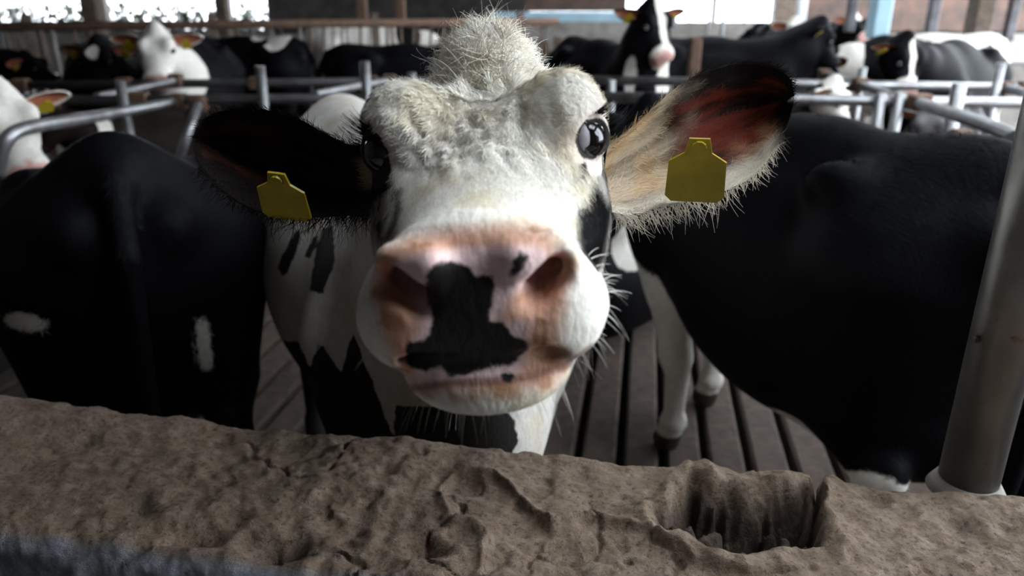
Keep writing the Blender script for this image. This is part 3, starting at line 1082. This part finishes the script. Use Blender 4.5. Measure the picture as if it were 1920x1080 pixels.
    d = cl + r.normal(0, .35, p.shape) + np.array([0, -.2, .25]); d -= (d * n).sum(1, keepdims=True) * n * .7
    d /= np.linalg.norm(d, axis=1, keepdims=True)
    ln = r.uniform(.026, .052, len(p)); ln[:40] *= 1.5
    sd = np.cross(d, n); cv = r.normal(0, 2.4, len(p))
    ang = cv[:, None] * t[None] * 1.8
    path = p[:, None] + ln[:, None, None] * ((d[:, None] * (np.sin(ang + 1e-6) / (cv[:, None] * 1.8 + 1e-6))[:, :, None]) + sd[:, None] * ((1 - np.cos(ang)) / (cv[:, None] * 1.8 + 1e-6))[:, :, None]
            + n[:, None] * (r.uniform(.08, .50, len(p))[:, None] * (t - .55 * t ** 2)[None])[:, :, None])
    strands('curls', p, path, .0009 * r.uniform(.6, 1.3, len(p)), n, np.full(len(p), -.1), (np.array([.76, .70, .58]) + (vnoise(p, 26, 7)[:, None] > .6) * np.array([-.06, -.10, -.15]) + .06) * r.uniform(.75, 1.15, (len(p), 1)), root, MAT['fur'])
    # ear fringe
    for sx in (1, -1):
        EV, EQ, par, c, _ = ear_info[sx]
        EVr = EV - root_p
        EN = vert_normals(EVr, EQ)
        tt = par[:, 0]; ss = par[:, 1]
        nE = 9000
        axis = np.array([sx * .85, .1, .30 if sx > 0 else .05])

        def we(cn):
            return np.ones(len(cn))

        dirs = lambda q: np.tile(axis, (len(q), 1)) + np.stack([vnoise(q, 25, 5) - .5, vnoise(q, 25, 6) - .5, vnoise(q, 25, 7) - .5], 1) * 1.2
        coat('ear_hair', EVr, EQ, EN, np.full(len(EV), -.3), c, nE, we, dirs, .014, .35, .0008, root, 41 + sx)
        # rim hairs hanging from the lower edge and standing on the upper one
        low = np.where((par[:, 2] < .5) & (ss > .93) & (tt > .03) & (tt < .85))[0]
        up = np.where((par[:, 2] < .5) & (ss < .07) & (tt < .95))[0]
        for idx, cnt, dv, l0, l1 in ((low, 520, np.array([sx * .45, -.1, -1.0]), .010, .028), (up, 300, np.array([sx * .8, 0, .9]), .004, .012)):
            vi = r.choice(idx, cnt); p = EVr[vi] + r.normal(0, .0015, (cnt, 3))
            d = dv + r.normal(0, .35, p.shape); d /= np.linalg.norm(d, axis=1, keepdims=True)
            ln = r.uniform(l0, l1, cnt) * np.where(tt[vi] < .5, 1.2, .7); t5 = np.linspace(0, 1, 5)
            bend = r.normal(0, .3, p.shape)
            path = p[:, None] + ln[:, None, None] * (d[:, None] * t5[None, :, None] + bend[:, None] * (t5 ** 2)[None, :, None])
            strands('ear_fringe', p, path, .0009 * np.ones(cnt), np.tile(np.array([0, -1., .2]), (cnt, 1)), np.full(cnt, -.3), np.clip(c[vi] * 1.1, 0, 1), root, MAT['fur'])
    # whiskers on lips and chin, lashes
    def bristle(name, count, area, l0, l1, dv, col, wd, seed, out=.8):
        p, vi, _ = sample_surface(Vr[:nh], Qh, count, area, seed)
        n = N[vi]; d = n * out + dv + r.normal(0, .22, p.shape); d /= np.linalg.norm(d, axis=1, keepdims=True)
        ln = r.uniform(l0, l1, count); t5 = np.linspace(0, 1, 6)
        path = p[:, None] + ln[:, None, None] * (d[:, None] * t5[None, :, None] + np.array([0, .1, -.35])[None, None] * (t5 ** 2)[None, :, None])
        strands(name, p, path, np.full(count, wd), n, np.full(count, -.3), np.tile(np.array(col), (count, 1)), root, MAT['fur'])
    bristle('chin_whiskers', 120, lambda c: (hl(c)[:, 2] < -.135) * (hl(c)[:, 1] < -.12) * 1. + 1e-9, .012, .034, np.array([0, 0, -.5]), (.55, .53, .48), .0006, 51)
    bristle('lip_whiskers', 90, lambda c: (np.abs(hl(c)[:, 0]) > .085) * (hl(c)[:, 1] < -.16) * (hl(c)[:, 2] < -.06) + 1e-9, .010, .030, np.array([0, .2, -.25]), (.62, .60, .55), .0006, 53)
    for sx in (-1, 1):
        nE = 46; tt = r.uniform(-.5, 1, nE)
        e = hw((EYE * np.array([sx, 1, 1]))[None])[0] - root_p
        nrm = RH @ np.array([sx * EYE_N[0], EYE_N[1], EYE_N[2]]); upv = np.array([0, 0, 1.]); sdv = np.cross(nrm, upv); sdv /= np.linalg.norm(sdv)
        p = e + nrm * .015 + .025 * (np.sin(tt * 1.2 + .4)[:, None] * upv + (np.cos(tt * 1.2 + .4) * -sx)[:, None] * sdv)
        d = nrm * .9 + upv * .45 + np.array([sx * .5, .25, 0]) + r.normal(0, .15, p.shape); d /= np.linalg.norm(d, axis=1, keepdims=True)
        t5 = np.linspace(0, 1, 5); ln = r.uniform(.014, .026, nE)
        path = p[:, None] + ln[:, None, None] * (d[:, None] * t5[None, :, None] + np.array([0, 0, .3])[None, None] * (t5 ** 2)[None, :, None])
        strands('eyelashes', p, path, np.full(nE, .0011), np.tile(nrm, (nE, 1)), np.full(nE, .3), np.tile(np.array([.01, .01, .01]), (nE, 1)), root, MAT['fur'])
    # yellow tags hanging in both ears
    for sx, (u, v, z, rr) in ((1, (1306, 322, .915, rotm(.32, 0, -.2))), (-1, (530, 370, .925, rotm(.5, .1, -.12)))):
        tag_plate(root, 'ear_tag', at(u, v, z) - root_p, rr, .98 if sx > 0 else .86)
    return root


hero()


def near_cow(root, me, seed, count, wfun, dirfun, length=.02, lift=.18, width=.0011):
    n = len(me.vertices); V = np.empty(n * 3, np.float32); me.vertices.foreach_get('co', V); V = V.reshape(-1, 3).astype(float)
    nq = len(me.polygons); Q = np.empty(nq * 4, np.int32); me.loops.foreach_get('vertex_index', Q); Q = Q.reshape(-1, 4)
    B = np.empty(n, np.float32); me.attributes['blk'].data.foreach_get('value', B)
    C = np.empty(n * 4, np.float32); me.attributes['col'].data.foreach_get('color', C); C = C.reshape(-1, 4)[:, :3]
    N = vert_normals(V, Q)
    coat('hair', V, Q, N, B.astype(float), C.astype(float), count, wfun, dirfun, length, lift, width, root, seed)


left_root, left_me, _ = make_cow('dairy_cow', 'black cow at the left standing with its rump and tail towards the wall', (-1.28, 2.46, 0), math.pi + .47,
    (-.1, -1.10, 1.0), (.8, 0, 0), base=.3, h=.015, tags=True, scale=1.0, fine=True, slope=.15,
    patches=[('w', (.24, .72, .98), (.05, .22, .022)), ('w', (-.14, .82, .84), (.020, .2, .09)), ('w', (0.02, .30, 1.36), (.05, .12, .05))])
near_cow(left_root, left_me, 61, 26000, lambda c: sstep(c[:, 1], .2, .5) * sstep(c[:, 2], .4, .7),
         lambda p: np.stack([np.sign(p[:, 0]) * .5, .3 + 0 * p[:, 0], -1 + 0 * p[:, 0]], 1), .024, .12)
right_root, right_me, _ = make_cow('dairy_cow', 'big black cow filling the right side behind the steel post with white forelegs', (.91, 2.40, 0), math.pi + .33,
    (-.05, -1.2, 1.2), (.5, 0, 0), base=.3, h=.014, fine=True, scale=1.0, step=.13, slope=.03, udder=1.35, belly=True,
    patches=[('w', (.19, -.5, .40), (.17, .30, .58)), ('w', (-.17, -.5, .2), (.15, .3, .62)), ('w', (0, .35, .5), (.2, .22, .1)), ('w', (.2, .7, .50), (.10, .12, .07)), ('w', (-.06, .7, .52), (.06, .2, .07)), ('w', (.18, .4, .46), (.2, .2, .13))])
near_cow(right_root, right_me, 63, 22000, lambda c: sstep(c[:, 2], 1.1, 1.25) + .02, lambda p: np.stack([np.sign(p[:, 0]) * .8, .6 + 0 * p[:, 0], .2 + 0 * p[:, 0]], 1), .03, .4)


# ------------------------------------------------------------------ barn shell
def structure(name, b, mat):
    return tag(b.build(name, mat), kind='structure')


# roof: sheets between open ridge and skylight strips
RZ = 4.6
roof = structure('ceiling', MB().box((-8.5, 9.5, RZ), (15, 27, .08)), MAT['roof'])
for (x0, x1, y0, y1) in [(-1.0, .8, -4, 23), (.8, 2.5, -4, -.3), (.8, 1.2, 1.7, 23), (1.2, 2.5, 1.7, 3.0), (3.4, 7.5, 3.4, 23), (2.5, 3.4, -4, 3.0), (1.2, 3.4, 4.6, 9.0), (1.2, 3.4, 11.0, 23)]:
    MB().box(((x0 + x1) / 2, (y0 + y1) / 2, RZ), (x1 - x0, y1 - y0, .08)).build('roof_sheet', MAT['roof'], roof)
for y in np.arange(0, 23, 3.6):
    MB().box((-4, y, RZ - .2), (23, .12, .26)).build('beam', MAT['wood'], roof)
# left, back and right shells
structure('wall_left', MB().box((-15.9, 9.5, 2.2), (.2, 27, 4.8)), MAT['brown_sheet'])
structure('wall_shade_block', MB().box((-3.2, .2, 2.2), (.15, 5.6, 4.8)), MAT['dim_sheet'])  # unseen wall, added to keep light off the left side
# side wall beside the camera with its wide open window
wr = structure('wall_right', MB().box((2.75, .35, .5), (.2, 6.1, 1.0)), MAT['dim_sheet'])
MB().box((2.75, -1.75, 2.8), (.2, 1.9, 3.6)).build('panel', MAT['dim_sheet'], wr)
MB().box((2.75, 2.75, 2.8), (.2, 1.3, 3.6)).build('panel', MAT['dim_sheet'], wr)
MB().box((2.75, .65, 4.35), (.2, 2.9, .5)).build('panel', MAT['dim_sheet'], wr)
structure('wall_rear', MB().box((-1.7, -2.6, 2.2), (28, .2, 4.8)), MAT['dim_sheet'])


def window(n, x0, x1, z0, z1, Y, nx, nz, mat='steel_dark', t=.05):
    w = empty('window_%d' % n, ((x0 + x1) / 2, Y, z0))
    tag(w, kind='structure')
    W, Hh = x1 - x0, z1 - z0
    MB().box((0, 0, 0), (W + t, .1, t * 1.4)).box((0, 0, Hh), (W + t, .1, t)).build('frame', MAT[mat], w)
    MB().box((-W / 2, 0, Hh / 2), (t, .1, Hh)).box((W / 2, 0, Hh / 2), (t, .1, Hh)).build('jamb', MAT[mat], w)
    for i in range(1, nx):
        MB().box((-W / 2 + W * i / nx, 0, Hh / 2), (t * .6, .05, Hh)).build('mullion', MAT[mat], w)
    for i in range(1, nz):
        MB().box((0, 0, Hh * i / nz), (W, .05, t * .6)).build('glazing_bar', MAT[mat], w)
    return w


YB = 20.0
zc = lambda v, Y: CAM_H - Y * math.tan(PITCH + math.atan((v - 540) / FPX))
xw = lambda u, Y=YB: X_at(u, Y, 1.6)
# back wall: low parapet, piers and upper band, the gaps between are the windows
back = structure('wall_back', MB().box((0, YB, .5), (32, .25, 1.0)), MAT['concrete'])
MB().box((0, YB, 4.0), (32, .25, 1.4)).build('lintel', MAT['brown_sheet'], back)
piers = [(-700, -560), (-420, -380), (-180, -140), (-25, -8), (160, 200), (408, 432), (505, 990), (1450, 1490), (1500, 1632), (1660, 2900)]
for a, b in piers:
    MB().box(((xw(a) + xw(b)) / 2, YB, 2.15), (xw(b) - xw(a), .25, 2.4)).build('pier', (MAT['dim_sheet'] if a < 900 else MAT['brown_sheet']) if b - a > 100 else MAT['wood'], back)
wins = [(-8, 160, 5, 3), (200, 408, 6, 3), (432, 505, 2, 3), (990, 1335, 8, 1), (1340, 1450, 2, 1), (1632, 1660, 1, 1)]
for i, (a, b, nx, nz) in enumerate(wins):
    window(i + 1, xw(a), xw(b), 1.0, 3.3, YB - .1, nx, nz)
# hedge outside the left windows breaks the light up
MAT['leaf'] = plain('hedge_leaf', (.03, .05, .02), .6, scale=4)


def hedge(x0, x1, cnt, label, seed):
    r = np.random.default_rng(seed)
    p = np.stack([r.uniform(x0, x1, cnt), r.uniform(22.5, 24, cnt), .2 + 1.5 * r.beta(1.3, 1.6, cnt)], 1)
    a = r.normal(0, 1, (cnt, 3)); a /= np.linalg.norm(a, axis=1, keepdims=True)
    b = np.cross(a, r.normal(0, 1, (cnt, 3))); b /= np.linalg.norm(b, axis=1, keepdims=True)
    s = r.uniform(.06, .14, (cnt, 1))
    V = np.stack([p - a * s, p + b * s * .5, p + a * s, p - b * s * .5], 1).reshape(-1, 4, 3).reshape(-1, 3)
    Q = np.arange(cnt * 4).reshape(-1, 4)
    o = link('hedge', mesh_np('hedge', V, [Q], False), MAT['leaf'])
    tag(o, label, 'hedge', kind='stuff')


hedge(-15.5, -5.5, 5000, 'dark leafy hedge outside the bright windows at upper left', 4)
# pale blue sheet and rusty sheet half closing the middle opening
Yp = 17.0
bp = MB().box((xw(1095, Yp), Yp, (zc(22, Yp) + zc(42, Yp)) / 2), (xw(1345, Yp) - xw(985, Yp) - .1, .06, zc(22, Yp) - zc(42, Yp)))
tag(bp.build('cladding_sheet', MAT['blue']), 'pale blue horizontal cladding sheet behind the cow with raised head', 'cladding')
rp = MB().box((xw(1080, Yp), Yp + .05, zc(0, Yp) + .45), (xw(1180, Yp) - xw(990, Yp), .06, 1.35))
tag(rp.build('cladding_sheet', MAT['brown_sheet']), 'rust brown cladding sheet above the pale blue one', 'cladding')
_yb = Yp - 1
lp = MB().box((xw(1260, _yb), _yb, zc(41, _yb) / 2), (xw(1560, _yb) - xw(960, _yb), .2, zc(41, _yb)))
tag(lp.build('feed_bunk', MAT['concrete']), 'long grey concrete feed bunk below the pale blue sheet', 'feed bunk')


def post(u, Y, v0, v1, w, mat, label, name='post', cat='post', square=True, v_floor=None, grp=None):
    x = X_at(u, Y, 1.4); z1 = zc(v0, Y); z0 = 0 if v1 is None else zc(v1, Y)
    b = MB()
    if square: b.box((0, 0, (z1 - z0) / 2), (w, w, z1 - z0), bevel=w * .12)
    else: b.tube([(0, 0, 0), (0, 0, (z1 - z0) / 2), (0, 0, z1 - z0)], w / 2, 12)
    o = link(name, b.mesh(name, not square), MAT[mat]); o.location = (x, Y, z0)
    return tag(o, label, cat, grp)


post(680, 12.5, -60, None, .16, 'rust', 'rusty brown roof post left of the twin posts behind the black cows')
post(752, 12.5, -60, None, .14, 'rust', 'rusty brown roof post just left of the cow\'s woolly poll')
post(178, 13.5, -80, None, .30, 'wood', 'wide dark roof post between the bright left windows')
post(420, 13.5, -80, None, .16, 'wood', 'narrow dark roof post right of the bright left windows')
post(1354, 9.0, -70, 80, .045, 'white_paint', 'thin white pipe hanging beside the bright opening', square=False)
post(1240, 12.0, -70, 20, .05, 'white_paint', 'thin white pipe above the raised black and white head', square=False)
post(1328, 11.0, -70, 66, .035, 'white_paint', 'thinnest white pipe left of the bright opening', square=False)
post(1592, 9.5, -70, 60, .10, 'steel_dark', 'dark steel column above the black cow in profile')
post(1500, 13.0, -70, 42, .14, 'white_paint', 'pale painted column right of the bright opening')
post(1645, 9.0, -70, 72, .20, 'blue', 'pale blue painted column above the white-backed cow')
post(1745, 10.0, -70, 70, .12, 'steel_dark', 'dark roof column second from the right edge')
post(1832, 9.0, -70, 78, .22, 'wood', 'wide brown timber column near the upper right corner')
post(1892, 9.0, -70, 78, .10, 'steel_dark', 'narrow dark column in the upper right corner')

# parapet on the right with its pale worn top
pw = empty('parapet_wall', (xw(1800, 9.2), 9.2, 0)); tag(pw, 'grey concrete parapet behind the black and white cows at right', 'wall')
MB().box((0, 0, .52), (5.2, .22, 1.04)).build('panel', MAT['concrete'], pw)
MB().box((0, 0, 1.07), (5.2, .30, .07), bevel=.02).build('coping', MAT['white_paint'], pw)
# concrete panel wall and timber rails in the middle
mw = empty('panel_wall', (xw(1190, 9.4), 9.4, 0)); tag(mw, 'low grey concrete panel wall behind the cow with raised head', 'wall')
for k in range(3):
    MB().box((-1.3 + 1.3 * k, 0, .36), (1.27, .12, .72), bevel=.01).build('panel', MAT['concrete'], mw)
    MB().box((-1.3 + 1.3 * k, 0, .90), (1.27, .12, .32), bevel=.01).build('panel', MAT['concrete'], mw)
for k in range(4):
    MB().box((-1.95 + 1.3 * k, -.1, .6), (.10, .08, 1.2)).build('stile', MAT['wood'], mw)
MB().box((0, -.1, 1.12), (4.2, .10, .10), bevel=.01).build('top_rail', MAT['wood'], mw)
MB().box((0, -.1, .74), (4.2, .06, .05), bevel=.01).build('mid_rail', MAT['wood'], mw)
post(1022, 8.6, 75, None, .07, 'wood', 'timber stub post right of the woolly poll, left of the pair')
post(1046, 8.6, 68, None, .08, 'wood', 'timber stub post right of the woolly poll, right of the pair')
post(1305, 6.6, 70, None, .09, 'rust', 'dark brown post right of the cow with raised head')


# feed barrier with many bars, behind the cows on the left
def barrier():
    a = np.array([-7.4, 8.2]); b = np.array([.6, 10.8])
    d = b - a; Ln = np.linalg.norm(d); d /= Ln
    o = empty('feed_barrier', (a[0], a[1], 0), math.atan2(d[1], d[0]))
    tag(o, 'long rusty feed barrier of close upright bars behind the left cows', 'barrier')
    MB().tube([(0, 0, 1.44), (Ln / 2, 0, 1.44), (Ln, 0, 1.44)], .05, 10).build('top_rail', MAT['rust'], o, True)
    MB().tube([(0, 0, .55), (Ln / 2, 0, .55), (Ln, 0, .55)], .04, 10).build('bottom_rail', MAT['rust'], o, True)
    r = random.Random(5)
    mm = [MAT['rust'], MAT['steel_dark'], MAT['wood'], MAT['concrete']]
    n = 74
    for i in range(n):
        x = .1 + i * (Ln - .2) / n
        lean = r.choice([0, 0, 0, .06, -.08, .12])
        rad = r.choice([.014, .016, .02, .026])
        MB().tube([(x, 0, .55), (x + lean * .5, 0, 1.0), (x + lean, 0, 1.44)], rad, 6).build('bar', r.choice(mm), o, True)
    for i in range(5):
        x = .3 + i * 1.9
        MB().box((x, .03, .78), (.09, .09, 1.56)).build('post', MAT['wood'], o)


barrier()


# cubicle rails
def rail(name, label, p0, p1, r=.03, mat='steel_dark', clamps=()):
    p0 = np.array(p0, float); p1 = np.array(p1, float)
    o = empty(name, tuple(p0)); tag(o, label, 'rail')
    MB().tube([p0 * 0, (p1 - p0) / 2, p1 - p0], r, 12).build('pipe', MAT[mat], o, True)
    for f in clamps:
        c = (p1 - p0) * f
        MB().box(c, (.11, r * 2.6, r * 2.9), bevel=.008).build('clamp', MAT['rust'], o)
    return o


Y1, Y2 = 4.66, 5.68
rail('neck_rail', 'nearer dark horizontal pipe rail crossing behind the left cows', (X_at(-60, Y1), Y1, zc(189, Y1)), (X_at(905, Y1), Y1, zc(184, Y1)), .03, 'steel_dark', (.16, .33, .79))
rail('neck_rail', 'farther dark horizontal pipe rail crossing behind the left cows', (X_at(-60, Y2), Y2, zc(160, Y2)), (X_at(905, Y2), Y2, zc(152, Y2)), .03, 'steel_dark', (.10, .30, .56, .78))
rail('neck_rail', 'nearer grey horizontal pipe rail at right below the black and white cows', (X_at(1120, Y1), Y1, zc(182, Y1)), (X_at(1990, Y1), Y1, zc(194, Y1)), .032, 'steel', (.70,))
rail('neck_rail', 'farther grey horizontal pipe rail at right below the black and white cows', (X_at(1110, Y2), Y2, zc(150, Y2)), (X_at(1990, Y2), Y2, zc(166, Y2)), .032, 'steel', (.55, .93))
for (u, v0, Y, lab) in [(217, 152, 4.5, 'grey rail post standing beside the curved stall pipe'), (485, 124, 4.55, 'grey rail post in front of the black cow with white hip patch'),
                        (683, 115, 4.6, 'grey rail post left of the centre cow\'s brow'), (770, 136, 5.6, 'short grey rail post touching the centre cow\'s poll'),
                        (1148, 150, 4.8, 'grey rail post beside the raised-head cow')]:
    post(u, Y, v0, None, .058, 'steel', lab, 'rail_post', square=False)
for (u, v0, Y, lab, w) in [(1808, 156, 4.3, 'dark steel rail post nearest the right edge', .075), (1884, 118, 5.5, 'grey rail post behind, at the right edge', .06),
                           (1664, 175, 4.62, 'grey rail post left of the pair above the right black cow', .06), (1700, 175, 4.62, 'grey rail post right of the pair above the right black cow', .06),
                           (1624, 126, 5.6, 'grey rail post in front of the black and white cow\'s chest', .055)]:
    post(u, Y, v0, None, w, 'steel', lab, 'rail_post', square=False)


def pipe(name, label, pts, r, mat='steel', n=30):
    P = catmull(pts, n)
    o = empty(name, tuple(P[0])); tag(o, label, 'stall pipe')
    MB().tube(P - P[0], r, 12).build('pipe', MAT[mat], o, True)
    f = MB().box((P[-1] - P[0]), (.09, .09, .09), bevel=.01); f.build('clamp', MAT['rust'], o)
    return o


def zat(u, v, Y):
    # point on the vertical plane Y
    x = (u - 960) / FPX; yc = (v - 540) / FPX
    d = np.array([x, CP - yc * SP, -SP - yc * CP])
    return np.array([0, 0, CAM_H]) + d * Y / d[1]


pipe('stall_pipe', 'curved grey stall pipe bending down at the left edge', [zat(-6, 330, 3.2), zat(4, 280, 3.2), zat(25, 250, 3.25), (zat(70, 236, 3.4)), zat(140, 225, 3.7), zat(215, 212, 4.2), zat(335, 190, 4.66)], .03)
pipe('stall_pipe', 'short grey stall pipe curving up behind the left ear', [zat(325, 330, 4.1), zat(338, 290, 4.1), zat(350, 255, 4.1), zat(362, 222, 4.2), zat(372, 195, 4.6)], .026)
pipe('stall_pipe', 'pale pipe slanting between the two left rails beside the white cow', [zat(180, 182, 4.7), zat(250, 168, 5.1), zat(330, 150, 5.66)], .026)
pipe('stall_pipe', 'pale pipe slanting between the two left rails below the black rump', [zat(590, 178, 4.66), zat(660, 164, 5.1), zat(730, 152, 5.66)], .026)
pipe('stall_pipe', 'sunlit pipe slanting down at the right edge, upper one', [zat(1905, 258, 3.3), zat(1830, 228, 3.7), zat(1720, 192, 4.6)], .034)
pipe('stall_pipe', 'sunlit pipe slanting down at the right edge, lower one', [zat(1898, 300, 3.3), zat(1850, 280, 3.6), zat(1800, 258, 4.2)], .028)
pipe('stall_pipe', 'short pipe joining the two right rails above the centre cow\'s raised ear', [zat(1672, 178, 4.9), zat(1640, 168, 5.2), zat(1612, 158, 5.6)], .026)
pipe('stall_pipe', 'short pipe rising from the farther right rail near the white head', [zat(1590, 152, 5.6), zat(1565, 143, 6.0), zat(1545, 140, 6.4)], .026)
pipe('stall_pipe', 'pipe slanting to the right edge from the farther rail', [zat(1925, 176, 5.2), zat(1905, 170, 5.4), zat(1885, 165, 5.66)], .03)


# ------------------------------------------------------------------ cows further back
def bgcow(label, u, Y, rz, head_c, head_r, **kw):
    return make_cow('dairy_cow', label, (X_at(u, Y, 1.2), Y, 0), rz, head_c, head_r, **kw)


def headcow(label, u, v, Y, yaw, pitch, rz, reach=1.08, roll=0., scale=1., **kw):
    """a cow placed by its head; the trunk stands behind it, turned by rz"""
    hp = zat(u, v, Y)
    yaw, rz = math.radians(yaw), math.radians(rz)
    f = np.array([math.sin(rz), -math.cos(rz), 0])
    loc = hp - f * reach * scale; loc[2] = 0
    R = rotm(0, 0, rz)
    hc = ((hp - loc) @ R) / scale
    HR = R.T @ rotm(pitch, roll, yaw)
    return make_cow('dairy_cow', label, tuple(loc), rz, hc, HR, scale=scale, **kw)


D2 = math.radians
bgcow('black cow with a jagged white patch on its hip behind the left rails', 445, 8.5, D2(-102), (0, -1.15, 1.15), (.4, 0, 0), base=.3, hbase=.3,
      patches=[('w', (.0, .55, 1.40), (.40, .13, .18)), ('w', (.0, .30, 1.41), (.14, .1, .07))], scale=.97)
bgcow('plain black cow half hidden by the centre cow\'s woolly poll', 772, 7.5, D2(98), (0, -1.15, 1.1), (.5, 0, 0), base=.3, hbase=.3, scale=.95)
headcow('white cow with a pinkish nose looking over the left rails', 293, 93, 5.9, 14, .65, 10, base=.3, hbase=-.3, white=np.array([.74, .71, .66]), patches=[('w', (0, -.75, 1.2), (.3, .3, .3))])
headcow('black cow with a white heart on its forehead at the left', 180, 112, 6.4, 4, .7, 25, base=.3, hbase=.3, hpatches=[('w', (0, .02, .06), (.05, .06, .06))], pinknose=False)
bgcow('dark cow behind the bars at the far left', -120, 8.0, D2(86), (0, -1.1, 1.15), (.4, 0, 0), base=.3, hbase=.3, scale=.95, patches=[('w', (.2, -.2, 1.2), (.2, .2, .3))])
bgcow('white-backed cow standing beyond the bars of the feed barrier', 690, 11.5, D2(105), (0, -1.15, 1.1), (.4, 0, 0), base=-.3, hbase=.3, tags=False, patches=[('b', (0, -.55, 1.2), (.4, .2, .3))])
headcow('white-faced cow with pink nose peering in from the left edge', 18, 226, 3.7, 48, .75, 75, base=.3, hbase=-.3, patches=[('w', (0, -.5, 1.2), (.5, .4, .4))])
headcow('dark brownish cow with lowered head inside the curved stall pipe', 78, 236, 4.9, -45, .7, -30, scale=.72, base=.3, hbase=.3, hpatches=[('w', (0, .12, .08), (.08, .06, .06))],
      patches=[('w', (0, -.62, 1.2), (.3, .10, .3))], mat=hide_material('brown_hide', amp=.05, scale=9, black=(.011, .007, .006)))
headcow('black and white cow holding its head high in the background', 1232, 46, 6.1, 26, .78, 22, reach=.78, base=.3, hbase=.3, neck_r=(.22, .18, .13),
      patches=[('w', (.10, -.75, .9), (.10, .3, .45)), ('w', (-.18, -.85, 1.15), (.05, .2, .2)), ('w', (.30, -.5, 1.2), (.06, .2, .25))], hpatches=[('w', (.012, -.06, .06), (.035, .3, .12)), ('w', (0, -.24, -.08), (.12, .08, .10))])
headcow('black cow in profile facing right above the right rails', 1550, 74, 7.3, 72, .85, 84, reach=.98, base=.3, hbase=.3, hpatches=[('w', (0, -.27, -.08), (.05, .03, .05))], neck_r=(.24, .20, .15), pinknose=False)
bgcow('cow with a white back and black shoulder against the parapet', 1735, 8.1, D2(-85), (0, -1.1, 1.1), (.5, 0, 0), base=-.3, hbase=.3, patches=[('b', (0, -.45, 1.1), (.4, .35, .30)), ('b', (.3, .2, .8), (.3, .5, .3))])
headcow('black cow with white blaze and orange-lined ear at right', 1702, 112, 6.1, 25, 1.0, -45, reach=1.0, base=.3, hbase=.3, patches=[('w', (0, .35, 1.42), (.3, .30, .12))],
      hpatches=[('w', (0, -.05, .05), (.03, .2, .1)), ('w', (0, -.2, -.08), (.12, .12, .09))])
headcow('white-headed young cow with lowered head below the right rails', 1575, 190, 4.9, 48, .85, -8, scale=.76, base=.3, hbase=-.3)
headcow('grey and white young cow with a red-lined ear behind the right black cow', 1742, 236, 4.95, -25, .9, -35, base=.3, hbase=-.3, scale=.74, white=np.array([.14, .135, .14]), tags=False, patches=[('w', (0, .3, 1.1), (.5, .5, .25))])
bgcow('black and white cow lying on the slats behind the centre cow', 1178, 4.05, D2(140), (.0, -1.0, 1.15), (.3, 0, 0), legs=False, zoff=-.60, base=.3, hbase=.3, patches=[('w', (-.2, .36, 1.17), (.25, .15, .13)), ('w', (.2, .65, 1.0), (.2, .12, .3))])
bgcow('far black and white cow left of the black profile', 1447, 11.5, D2(0), (0, -1.0, 1.35), (.4, 0, 0), base=.3, hbase=-.3, tags=False)
bgcow('far cow with a white poll above the black profile', 1538, 13.2, D2(10), (0, -1.0, 1.38), (.4, 0, 0), base=.3, hbase=.3, tags=False, hpatches=[('w', (0, .1, .05), (.08, .1, .1))])
